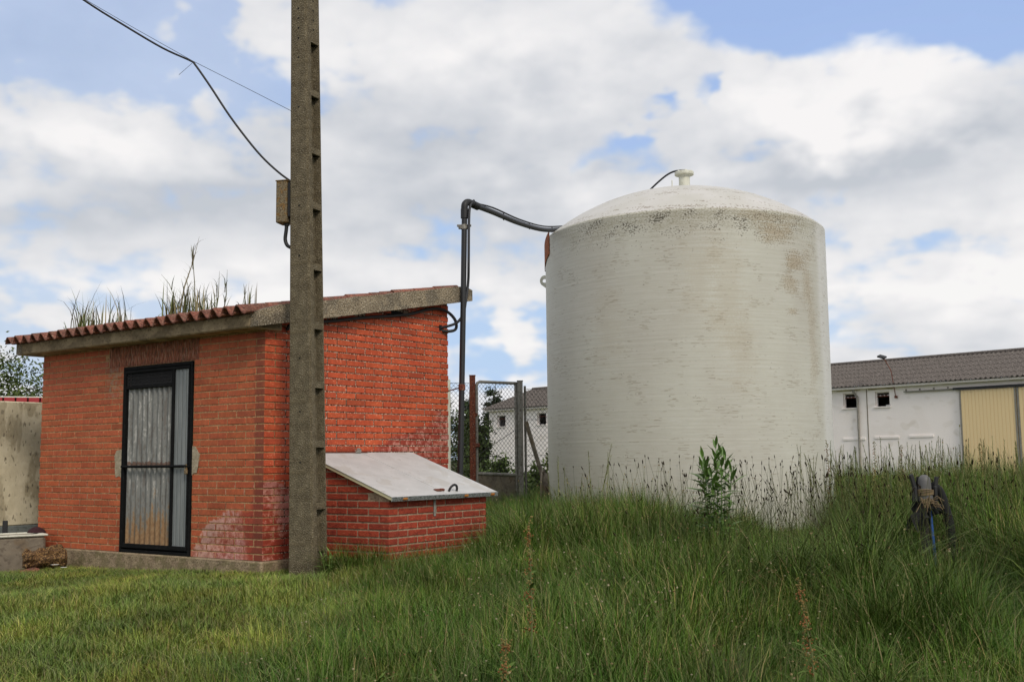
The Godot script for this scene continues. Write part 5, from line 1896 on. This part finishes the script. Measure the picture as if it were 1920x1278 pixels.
var hn := noise(0.45, 1201, 3)
var hp := noise(1.6, 1202, 3)
func grass_h(x: float, z: float) -> float:
	# height of the sward in metres
	var s := x + 1.25 + hn.get_noise_2d(x, z) * 0.5 + (z + 9.0) * 0.06
	var h := 0.085 + 0.17 * smoothstep(-0.4, 0.9, s) + 0.15 * smoothstep(0.8, 2.6, s) + 0.20 * smoothstep(2.6, 4.4, s)
	h *= 1.0 + hp.get_noise_2d(x, z) * (0.35 + 0.35 * smoothstep(2.0, 3.2, x))
	h += 0.20 * smoothstep(-0.6, 0.3, x) * smoothstep(1.9, 1.2, x) * smoothstep(-8.4, -10.0, z)
	# lawn is worn short along the shed and the pole
	h *= lerpf(1.0, 0.55, smoothstep(-8.2, -8.8, z) * smoothstep(-1.2, -1.6, x))
	# a trodden strip that leads to the tank's right flank
	var sx := x - lerpf(1.78, 3.14, clampf((-z - 6.7) / 5.3, 0.0, 1.1))
	h *= lerpf(lerpf(0.8, 0.40, smoothstep(-7.0, -10.5, z)), 1.0, smoothstep(0.30, 0.70, absf(sx)))
	# lower again close to the camera on the right
	h *= lerpf(1.0, 0.62, smoothstep(-6.8, -5.2, z) * smoothstep(0.2, 1.5, x))
	# lower just in front of the tank
	var td := Vector2(x - TANK.x, z - TANK.z).length()
	h *= lerpf(0.62, 1.0, smoothstep(1.9, 3.2, td)) if x > 1.6 and x < 3.7 else 1.0
	if z < -12.5 and x < 1.0: h = maxf(h, 0.38)
	h *= 1.0 + 0.10 * smoothstep(2.9, 3.9, x) * smoothstep(-8.2, -9.4, z)
	# trodden hollow before the valve stand
	h *= lerpf(0.42, 1.0, smoothstep(0.3, 1.0, Vector2(x - 2.9, (z + 7.3) * 0.4).length()))
	return h

func build_grass():
	var gl := [Color(0.19, 0.245, 0.05), Color(0.225, 0.27, 0.06), Color(0.145, 0.21, 0.045), Color(0.29, 0.285, 0.095)]
	var gm := [Color(0.076, 0.146, 0.020), Color(0.10, 0.175, 0.026), Color(0.058, 0.118, 0.017), Color(0.155, 0.205, 0.048)]
	var gt := [Color(0.062, 0.110, 0.020), Color(0.085, 0.142, 0.025), Color(0.125, 0.165, 0.045), Color(0.07, 0.10, 0.02)]
	var lawn := []
	var mead := []
	var tall := []
	for k in 3:
		lawn.append(tuft(48, 0.105, 0.05, 0.13, 0.5, 0.5, 0.0022, gl, 0.10, 2))
		mead.append(tuft(40, 0.105, 0.45, 1.15, 0.24, 0.5, 0.0020, gm, 0.11, 3))
		tall.append(tuft(60, 0.10, 0.5, 1.0, 0.55, 0.8, 0.0026, gt, 0.06, 4))
	var xl := []
	var cl := []
	var xm := []
	var cm := []
	var xt := []
	var ct := []
	var step := 0.082
	var z := -3.6
	while z > -17.5:
		var half := 0.5 * -z + 2.4
		var x := -half
		while x < half:
			var px := x + rng.randf_range(-0.5, 0.5) * step
			var pz := z + rng.randf_range(-0.5, 0.5) * step
			x += step
			if blocked(px, pz): continue
			var h := grass_h(px, pz)
			var y := ground_y(px, pz)
			var tone := 1.0 + hn.get_noise_2d(px * 2.0 + 40.0, pz * 2.0) * 0.5
			var yel := clampf(hp.get_noise_2d(px + 80.0, pz) * 0.8, -0.15, 0.22)
			tone *= rng.randf_range(0.82, 1.18)
			yel += rng.randf_range(-0.06, 0.14)
			var c := Color(clampf(tone * (0.85 + yel), 0, 2), clampf(tone * (0.92 + yel * 0.45), 0, 2), clampf(tone * 0.9, 0, 2))
			var b := Basis(Vector3.UP, rng.randf() * TAU)
			if h < 0.15:
				# worn thin right along the front of the shed
				var s := rng.randf_range(0.8, 1.3) * h / 0.1
				xl.append(Transform3D(b.scaled(Vector3(1.1, s, 1.1)), Vector3(px, y, pz)))
				cl.append(c)
			else:
				if h > 0.2 and rng.randf() < 0.15: continue
				var s := h * rng.randf_range(0.75, 1.2)
				var sw := clampf(s * 2.4, 0.7, 1.3)
				xm.append(Transform3D(b.scaled(Vector3(sw, s, sw)), Vector3(px, y, pz)))
				cm.append(c)
		z -= step
	# big tussocks on the right, round the box and the tank
	for i in 1250:
		var pz := rng.randf_range(-15.5, -5.6)
		var px := rng.randf_range(0.2, -pz * 0.5 + 2.4)
		var dens := smoothstep(0.4, 3.0, px + hn.get_noise_2d(px, pz) * 1.5)
		if rng.randf() > dens or blocked(px, pz): continue
		if Vector2(px - 2.95, (pz + 7.4) * 0.45).length() < 0.55: continue
		if pz < -7.6 and absf(px - lerpf(1.78, 3.14, clampf((-pz - 6.7) / 5.3, 0.0, 1.1))) < 0.6: continue
		var near := smoothstep(-6.6, -5.4, pz)
		var s := rng.randf_range(0.55, 0.95) * (1.0 - 0.35 * near)
		if px > 1.3 and px < 3.6 and pz < -10.5: s *= 0.62
		xt.append(Transform3D(Basis(Vector3.UP, rng.randf() * TAU).scaled(Vector3(s, s, s)), Vector3(px, ground_y(px, pz), pz)))
		var k := rng.randf_range(0.7, 1.15)
		ct.append(Color(k, k, k))
	for i in 60:
		var tr := Transform3D(Basis(Vector3.UP, YAW), SHED)
		var p := tr * Vector3(rng.randf_range(1.6, 2.3), 0, rng.randf_range(0.6, 1.5))
		if blocked(p.x, p.z): continue
		var s := rng.randf_range(0.35, 0.62)
		xt.append(Transform3D(Basis(Vector3.UP, rng.randf() * TAU).scaled(Vector3(s, s, s)), Vector3(p.x, ground_y(p.x, p.z), p.z)))
		ct.append(Color(0.85, 0.85, 0.85))
	# skirt of longer grass at the pole foot and box foot
	for i in 60:
		var a := rng.randf() * TAU
		var p := Vector3(-1.30 + cos(a) * rng.randf_range(0.05, 0.28), 0, -9.15 + sin(a) * 0.22)
		if blocked(p.x, p.z): continue
		var s := rng.randf_range(0.2, 0.36)
		xm.append(Transform3D(Basis(Vector3.UP, rng.randf() * TAU).scaled(Vector3(0.8, s, 0.8)), Vector3(p.x, ground_y(p.x, p.z), p.z)))
		cm.append(Color(0.8, 0.85, 0.8))
	stuff("lawn_grass", "short trodden lawn grass in front of the shed door", "grass", lawn, xl, cl, M.grass)
	stuff("meadow_grass", "uncut green meadow grass between lawn and tank", "grass", mead, xm, cm, M.grass)
	stuff("tussock_grass", "tall dark arching grass tussocks on the right", "grass", tall, xt, ct, M.grass)
	# far field
	var xf := []
	var cf := []
	for i in 18500:
		var d := pow(rng.randf(), 0.7) * 52.0 + 15.0
		var px := rng.randf_range(-0.62, 0.66) * d
		var pz := -d
		if blocked(px, pz): continue
		if (px + 1.463) * 0.7396 - (pz + 67.02) * 0.673 < -0.2 and px > -2.0: 
			pass
		var off := (pz + 67.02) * 0.67303 - (px + 1.463) * 0.73962
		if off < 0.2 and px > -2.5: continue
		var s := rng.randf_range(0.30, 0.60) if d < 19.0 else rng.randf_range(0.06, 0.17)
		xf.append(Transform3D(Basis(Vector3.UP, rng.randf() * TAU).scaled(Vector3(2.6, s, 2.6)), Vector3(px, ground_y(px, pz), pz)))
		var k := rng.randf_range(0.9, 1.35)
		cf.append(Color(k, k * 0.98, k * 0.9))
	stuff("field_grass", "rough grass of the yard beyond the fence", "grass", mead, xf, cf, M.grass)
	# ribwort stalks with black heads before the tank and on the right
	var hd := Color(0.030, 0.020, 0.014)
	var sg := Color(0.075, 0.085, 0.035)
	var st := []
	for k in 5: st.append(stalk(1.0, 0.0052, 0.024 + 0.006 * k, hd, sg, 0.06 + 0.09 * k))
	var xs := []
	var cs := []
	for i in 1250:
		var pz := rng.randf_range(-12.7, -6.8)
		var px := rng.randf_range(0.3, -pz * 0.5)
		var dens := smoothstep(0.3, 2.0, px) * 0.8 + 0.05
		if rng.randf() > dens or blocked(px, pz): continue
		var s := rng.randf_range(0.45, 0.95)
		var f := rng.randf_range(0.85, 1.1)
		xs.append(Transform3D(Basis(Vector3(rng.randfn(), 0, rng.randfn()).normalized(), rng.randfn() * 0.24) * Basis(Vector3.UP, rng.randf() * TAU).scaled(Vector3(f, s, f)), Vector3(px, ground_y(px, pz), pz)))
		cs.append(Color(1, 1, 1))
	stuff("plantain_stalks", "thin wiry stalks with small black seed heads before the tank", "weeds", st, xs, cs, M.dry)
	# feathery grass panicles standing over the sward on the right and by the fence
	var pn := []
	for k in 4:
		var m := MB.new()
		m.c = Color(0.16, 0.19, 0.07)
		var tp := Vector3(0.05 * k, 1.0, 0)
		m.tube([Vector3.ZERO, tp * 0.5 + Vector3(0.01, 0, 0), tp], [0.0024, 0.002, 0.001], 3, false)
		for j in 44:
			var u := 0.62 + 0.38 * j / 43.0
			var g := rng.randf_range(0.7, 1.2)
			blade(m, tp * u, rng.randf() * TAU, 0.045 * (1.25 - u * 0.7), rng.randf_range(0.3, 0.9), 0.2, 0.0024, Color(0.19 * g, 0.20 * g, 0.08 * g) if k % 2 == 0 else Color(0.15 * g, 0.14 * g, 0.055 * g), 2)
		pn.append(m.mesh())
	var xp := []
	var cp := []
	for i in 460:
		var pz := rng.randf_range(-12.6, -8.4)
		var px := rng.randf_range(2.9, -pz * 0.5 + 1.6)
		if i % 30 == 0: px = rng.randf_range(0.2, 1.1)
		if blocked(px, pz): continue
		var s := rng.randf_range(0.72, 1.10)
		xp.append(Transform3D(Basis(Vector3(rng.randfn(), 0, rng.randfn()).normalized(), rng.randfn() * 0.16) * Basis(Vector3.UP, rng.randf() * TAU).scaled(Vector3(1, s, 1)), Vector3(px, ground_y(px, pz), pz)))
		cp.append(Color(1, 1, 1) * rng.randf_range(0.8, 1.2))
	stuff("grass_panicles", "feathery green grass panicles rising before the warehouse", "grass", pn, xp, cp, M.dry)
	# low broad-leaved weeds and flattened straw between the blades
	var wd := []
	for k in 3:
		var m := MB.new()
		for j in 8:
			var a := TAU * j / 8.0 + rng.randf() * 0.5
			var g := rng.randf_range(0.75, 1.25)
			blade(m, Vector3.ZERO, a, rng.randf_range(0.07, 0.14), rng.randf_range(0.6, 1.3), 0.6, rng.randf_range(0.007, 0.013), Color(0.13 * g, 0.20 * g, 0.045 * g) if k < 2 else Color(0.17 * g, 0.21 * g, 0.06 * g), 4)
		wd.append(m.mesh())
	var xw := []
	var cw := []
	for i in 520:
		var pz := rng.randf_range(-9.6, -4.0)
		var px := rng.randf_range(-0.55, 0.55) * -pz
		if blocked(px, pz) or hn.get_noise_2d(px * 3.0, pz * 3.0) < -0.05: continue
		var h := grass_h(px, pz)
		var s := rng.randf_range(0.6, 1.2) * (0.42 if h < 0.15 else 0.72)
		xw.append(Transform3D(Basis(Vector3.UP, rng.randf() * TAU).scaled(Vector3(s, s, s)), Vector3(px, ground_y(px, pz) + h * 0.35, pz)))
		cw.append(Color(1, 1, 1) * rng.randf_range(0.7, 1.2))
	stuff("broadleaf_weeds", "low broad leaved weeds scattered through the grass", "weeds", wd, xw, cw, M.grass)
	# small pale brown flower heads in the meadow
	var pd := []
	for k in 4: pd.append(stalk(1.0, 0.0058, 0.018, [Color(0.28, 0.22, 0.11), Color(0.36, 0.32, 0.20), Color(0.20, 0.14, 0.07), Color(0.30, 0.26, 0.14)][k], Color(0.14, 0.17, 0.06), 0.05 + 0.05 * k))
	var xh := []
	var chs := []
	for i in 1500:
		var pz := -4.0 - 7.5 * rng.randf()
		var px := rng.randf_range(-0.5, 0.42) * -pz
		if blocked(px, pz): continue
		var h := grass_h(px, pz)
		if h < 0.1 and rng.randf() < 0.75: continue
		var s := h * rng.randf_range(0.95, 1.35) + 0.02
		xh.append(Transform3D(Basis(Vector3.UP, rng.randf() * TAU).scaled(Vector3(1, s, 1)), Vector3(px, ground_y(px, pz), pz)))
		chs.append(Color(1, 1, 1) * rng.randf_range(0.8, 1.1))
	stuff("seed_heads", "scattered pale brown clover heads in the meadow grass", "weeds", pd, xh, chs, M.dry)

func stuff(called: String, label: String, category: String, meshes: Array, xf: Array, cols: Array, material: Material):
	var t := thing(called, label, category)
	t.set_meta("kind", "stuff")
	scatter(t, meshes, xf, cols, material)

# ------------------------------------------------------------------ single herbs
func lance_leaf(len_: float, w: float, curl: float) -> ArrayMesh:
	var m := MB.new()
	var n := 5
	var pl := []
	for i in n + 1:
		var t := float(i) / n
		var wd := w * sin(PI * pow(t, 0.75)) * 0.5 + 0.0006
		var p := Vector3(len_ * t, len_ * (0.35 * t - curl * t * t), 0)
		pl.append([p + Vector3(0, 0.12 * wd, -wd), p, p + Vector3(0, 0.12 * wd, wd)])
	for i in n:
		for s in 2:
			var nn: Vector3 = (pl[i + 1][s] - pl[i][s]).cross(pl[i][s + 1] - pl[i][s]).normalized()
			if nn.y < 0: nn = -nn
			m.tri(pl[i][s], pl[i][s + 1], pl[i + 1][s + 1], nn, nn, nn)
			m.tri(pl[i][s], pl[i + 1][s + 1], pl[i + 1][s], nn, nn, nn)
	return m.mesh()

func leafy(called: String, label: String, at: Vector3, h: float, stems: int, per: int, llen: float, lw: float, col: Color, spread: float):
	var t := thing(called, label, "plant", at)
	var lm := mat(lin(col.r, col.g, col.b), 0.5)
	lm.backlight_enabled = true
	lm.backlight = Color(0.10, 0.15, 0.03)
	var lm2 := mat(lin(col.r * 1.35, col.g * 1.3, col.b * 1.2), 0.5)
	lm2.backlight_enabled = true
	lm2.backlight = Color(0.18, 0.25, 0.06)
	var ms := [lance_leaf(llen, lw, 0.25), lance_leaf(llen * 0.85, lw * 0.9, 0.45), lance_leaf(llen * 0.6, lw * 0.8, 0.1)]
	for s in stems:
		var a := TAU * s / stems + 0.7
		var hh := h * (1.0 if s == 0 else rng.randf_range(0.72, 0.95))
		var off := Vector3(cos(a), 0, sin(a)) * spread * (0.0 if s == 0 else 1.0)
		var m := MB.new()
		var p0 := Vector3(off.x * 0.25, -0.05, off.z * 0.25)
		var p1 := off * 0.7 + Vector3(0, hh * 0.5, 0)
		var p2 := off + Vector3(0, hh * 0.97, 0)
		m.tube([p0, p1, p2], [0.006, 0.0045, 0.002], 6)
		part("stem", m, lm, t)
		for k in per:
			var u := 0.12 + 0.88 * float(k) / (per - 1)
			var p := p0.lerp(p1, u * 2.0) if u < 0.5 else p1.lerp(p2, (u - 0.5) * 2.0)
			var big := 2 if u > 0.9 else (0 if k % 2 == 0 else 1)
			var lf := part("leaf", ms[big], lm if rng.randf() < 0.6 else lm2, t)
			lf.position = p
			var up := 0.1 + 0.9 * maxf(0.0, u - 0.75) * 4.0 * 0.8
			lf.rotation = Vector3(rng.randf_range(-0.25, 0.25), k * 2.4 + rng.randf_range(-0.3, 0.3), up + rng.randf_range(-0.15, 0.2))

func dock(label: String, at: Vector3, h: float, tilt: float):
	var t := thing("dock_plant", label, "plant", at)
	var c := lin(0.13, 0.15, 0.05)
	var m := MB.new()
	var top := Vector3(tilt * h, h, 0.02)
	m.tube([Vector3(0, -0.05, 0), top * 0.5 + Vector3(0.01, 0, 0), top], [0.005, 0.004, 0.0015], 6)
	part("stem", m, mat(c, 0.7), t)
	m = MB.new()
	for k in 150:
		var u := rng.randf_range(0.35, 1.0)
		var cl := sin(u * 37.0) * 0.5 + 0.5
		var p := top * u + Vector3(rng.randfn(), rng.randfn() * 0.6, rng.randfn()) * 0.014 * (1.2 - u * 0.6)
		m.c = Color(0.20, 0.17, 0.06).lerp(Color(0.26, 0.12, 0.05), cl) * rng.randf_range(0.7, 1.2)
		m.bbox(p, Vector3(0.007, 0.008, 0.007), 0.002, Basis.from_euler(Vector3(rng.randf(), rng.randf(), 0)))
	part("seed_cluster", m, M.dry, t)
	var lf := lance_leaf(0.10, 0.016, 0.5)
	var mm := mat(lin(0.085, 0.13, 0.03), 0.85)
	mm.metallic_specular = 0.2
	for k in 9:
		var u := 0.06 + k * 0.075
		var l := part("leaf", lf, mm, t)
		l.position = top * u
		l.rotation = Vector3(rng.randf_range(-0.3, 0.3), k * 2.5, rng.randf_range(0.2, 0.7))

func build_tussocks():
	var gt := [Color(0.062, 0.110, 0.020), Color(0.095, 0.155, 0.028), Color(0.135, 0.175, 0.05), Color(0.07, 0.10, 0.02)]
	var gr := [Color(0.07, 0.085, 0.035), Color(0.10, 0.105, 0.05), Color(0.055, 0.075, 0.028)]
	for q in [[2.28, -7.25, 0.78, 0.9, false, "broad arching grass tussock left of the valve stand"], [1.78, -7.35, 0.66, 0.9, false, "arching grass tussock between the leafy herb and the valve stand"], [0.95, -4.95, 0.42, 0.35, true, "greyish clump of fine stiff rush stems at the bottom, right of centre"], [3.72, -7.3, 0.80, 0.8, false, "tall dark grass tussock at the right picture edge"], [2.05, -6.0, 0.46, 0.9, false, "low arching grass tussock below the valve stand"], [1.15, -8.7, 0.62, 0.45, true, "dark upright clump of rush stems left of the leafy herb"], [2.75, -9.2, 0.50, 0.8, false, "grass tussock before the tank's right flank"], [-0.15, -9.35, 0.50, 0.8, false, "grass tussock leaning over the brick box's right end"], [0.05, -9.85, 0.56, 0.7, false, "grass tussock behind the brick box's right end"], [1.62, -5.1, 0.36, 0.8, false, "short bright tussock at the bottom right"]]:
		var t := thing("grass_tussock", q[5], "grass", Vector3(q[0], ground_y(q[0], q[1]), q[1]), 0.0, "single grass tussocks")
		var m: ArrayMesh
		if q[4]: m = tuft(260, 0.13, q[2] * 0.5, q[2] * 1.05, q[3] * 0.8, 0.15, 0.0016, gr, 0.05, 3)
		else: m = tuft(260, 0.14, q[2] * 0.45, q[2] * 1.15, q[3], 0.95, 0.0030, gt, 0.05, 5)
		var o := part("blades", m, M.grass, t)
		o.set_meta("kind", "stuff")

func build_herbs():
	build_tussocks()
	var daisy := mat(Color(0.86, 0.86, 0.82), 0.8)
	for q in [[-4.02, -9.62, 0.035, "larger white petal cluster of the pair in the lawn at left"], [-3.86, -9.42, 0.028, "smaller white petal cluster of the pair in the lawn at left"]]:
		var t := thing("white_flower", q[3], "flower", Vector3(q[0], ground_y(q[0], q[1]), q[1]), 0.0, "white flowers in the lawn")
		var m := MB.new()
		m.tube([Vector3.ZERO, Vector3(0.005, 0.13, 0)], 0.002, 4, false)
		part("stem", m, mat(lin(0.1, 0.16, 0.04), 0.8), t)
		m = MB.new()
		for k in 9:
			var a := TAU * k / 9.0
			var d := Vector3(cos(a), 0.15, sin(a))
			var e := Vector3(-sin(a), 0, cos(a)) * 0.008
			var o := Vector3(0.005, 0.13, 0)
			m.quad(o + e * 0.4, o - e * 0.4, o + d * q[2] - e, o + d * q[2] + e, Vector3.UP)
		part("petals", m, daisy, t)
	leafy("leafy_herb", "tall leafy herb with narrow pointed leaves standing before the tank", Vector3(1.60, 0.0, -8.6), 1.06, 9, 42, 0.175, 0.030, Color(0.088, 0.165, 0.034), 0.115)
	leafy("leafy_herb", "small leafy herb at the foot of the concrete pole", Vector3(-1.50, 0.0, -8.93), 0.22, 3, 10, 0.09, 0.018, Color(0.12, 0.19, 0.04), 0.06)
	dock("slender dock plant with rusty seed clusters in the middle foreground", Vector3(0.07, -0.15, -5.2), 0.82, 0.0)
	dock("slender dock plant with bright green stem at the bottom right", Vector3(1.29, -0.2, -4.75), 0.62, -0.12)
	dock("short dock plant with pale seed clusters near the bottom centre", Vector3(-0.06, -0.2, -4.55), 0.42, 0.05)
	dock("tall dock plant at the right picture edge", Vector3(2.45, -0.15, -5.25), 0.80, 0.06)
	for q in [[3.22, -10.5, 0.98, "slim upright herb nearest the tank's right edge"], [3.42, -10.9, 1.04, "slim upright herb before the warehouse downpipe"], [3.66, -10.6, 1.06, "slim upright herb below the second warehouse window"], [4.05, -10.4, 0.96, "slim upright herb before the blank warehouse wall"], [4.72, -10.6, 1.0, "slim upright herb before the sliding door"]]:
		leafy("slim_herb", q[3], Vector3(q[0], 0.0, q[1]), q[2], 3, 34, 0.060, 0.009, Color(0.105, 0.135, 0.05), 0.05)
	dock("dock plant rising over the grass right of the tank", Vector3(3.42, 0.0, -10.4), 1.08, 0.02)
	dock("feathery dock plant close to the tank's right flank", Vector3(3.25, 0.0, -11.2), 1.10, -0.03)
	dock("upright dock plant in front of the warehouse windows", Vector3(3.95, 0.0, -11.2), 1.05, 0.03)
	dock("dock plant in front of the sliding door", Vector3(4.55, 0.0, -10.6), 1.05, -0.02)

func build_roof_reeds():
	var tr := Transform3D(Basis(Vector3.UP, YAW), SHED)
	var cols := [Color(0.16, 0.18, 0.07), Color(0.22, 0.21, 0.10), Color(0.11, 0.14, 0.05), Color(0.30, 0.25, 0.15)]
	# along the front, up the slope, tallest blade, number of blades, spread, label
	var q := [[3.42, 0.30, 0.28, 5, 0.10, "few thin dry stems at the roof's left end"], [3.12, 0.32, 0.42, 34, 0.17, "thick green reed tuft on the left of the roof"], [2.72, 0.38, 0.42, 14, 0.16, "sparse dry reed tuft left of the tall stalks"], [2.02, 0.60, 0.40, 46, 0.20, "reed tuft with one tall leaning stalk on the roof"], [1.78, 0.65, 0.38, 44, 0.20, "reed tuft with a drooping seed plume on the roof"], [1.03, 0.62, 0.34, 9, 0.05, "small reed tuft nearest to the concrete pole"]]
	for i in q.size():
		var a: Array = q[i]
		var t := thing("roof_reed", a[5], "reeds", tr * Vector3(a[1], 2.205 + 0.185 * (a[1] + 0.2) + 0.03, -a[0]), YAW, "reeds growing on the shed roof")
		var m := MB.new()
		for k in a[3] * 2:
			var o := Vector3(rng.randfn() * 0.06, -0.02, rng.randfn() * a[4] * 0.6)
			var c: Color = cols[rng.randi() % 4] * rng.randf_range(0.7, 1.2)
			blade(m, o, rng.randf() * TAU, a[2] * 1.3 * rng.randf_range(0.25, 1.0), absf(rng.randfn()) * 0.28, rng.randf() * 0.7, 0.0065 * rng.randf_range(0.4, 1.4), c, 4)
		part("blades", m, M.dry, t).set_meta("kind", "stuff")
		if i == 3:
			m = MB.new()
			m.c = Color(0.28, 0.24, 0.15)
			m.tube([Vector3(0, 0, 0.0), Vector3(0.02, 0.35, 0.06), Vector3(0.05, 0.62, 0.16), Vector3(0.07, 0.86, 0.22)], [0.009, 0.007, 0.004, 0.0012], 6)
			for k in 7: blade(m, Vector3(0.03, 0.3 + k * 0.07, 0.08 + k * 0.02), rng.randf() * TAU, 0.16, 0.6, 0.5, 0.004, Color(0.24, 0.21, 0.13), 3)
			part("tall_stalk", m, M.dry, t)
			m = MB.new()
			m.c = Color(0.16, 0.17, 0.08)
			m.tube([Vector3(0, 0, -0.02), Vector3(0.0, 0.25, -0.07), Vector3(0, 0.40, -0.16), Vector3(0, 0.52, -0.30)], [0.005, 0.004, 0.003, 0.001], 5)
			blade(m, Vector3(0, 0.34, -0.12), 1.3, 0.16, 0.2, 0.1, 0.008, Color(0.12, 0.13, 0.06), 3)
			part("bent_stalk", m, M.dry, t)
		if i == 4:
			m = MB.new()
			m.c = Color(0.17, 0.16, 0.09)
			m.tube([Vector3(0, 0, -0.06), Vector3(0.0, 0.35, -0.05), Vector3(0, 0.62, -0.09), Vector3(0, 0.75, -0.12)], [0.006, 0.005, 0.003, 0.001], 5)
			for k in 9: blade(m, Vector3(0, 0.52 + 0.012 * k, -0.085), rng.randf_range(-2.2, -0.8), 0.18, 0.2, 0.1, 0.006, Color(0.12, 0.12, 0.06), 3)
			part("plume_stalk", m, M.dry, t)
			for z in [0.28, 0.40]:
				m = MB.new()
				m.c = Color(0.16, 0.16, 0.08)
				m.tube([Vector3(0, -0.02, z), Vector3(0.02, 0.2, z + 0.02), Vector3(0.02, 0.46, z + 0.03)], [0.006, 0.005, 0.001], 5)
				for k in 9: blade(m, Vector3(0.01, 0.06 + k * 0.035, z + 0.01), rng.randf() * TAU, 0.10, 0.5, 0.3, 0.005, Color(0.14, 0.15, 0.07), 3)
				part("stalk", m, M.dry, t)
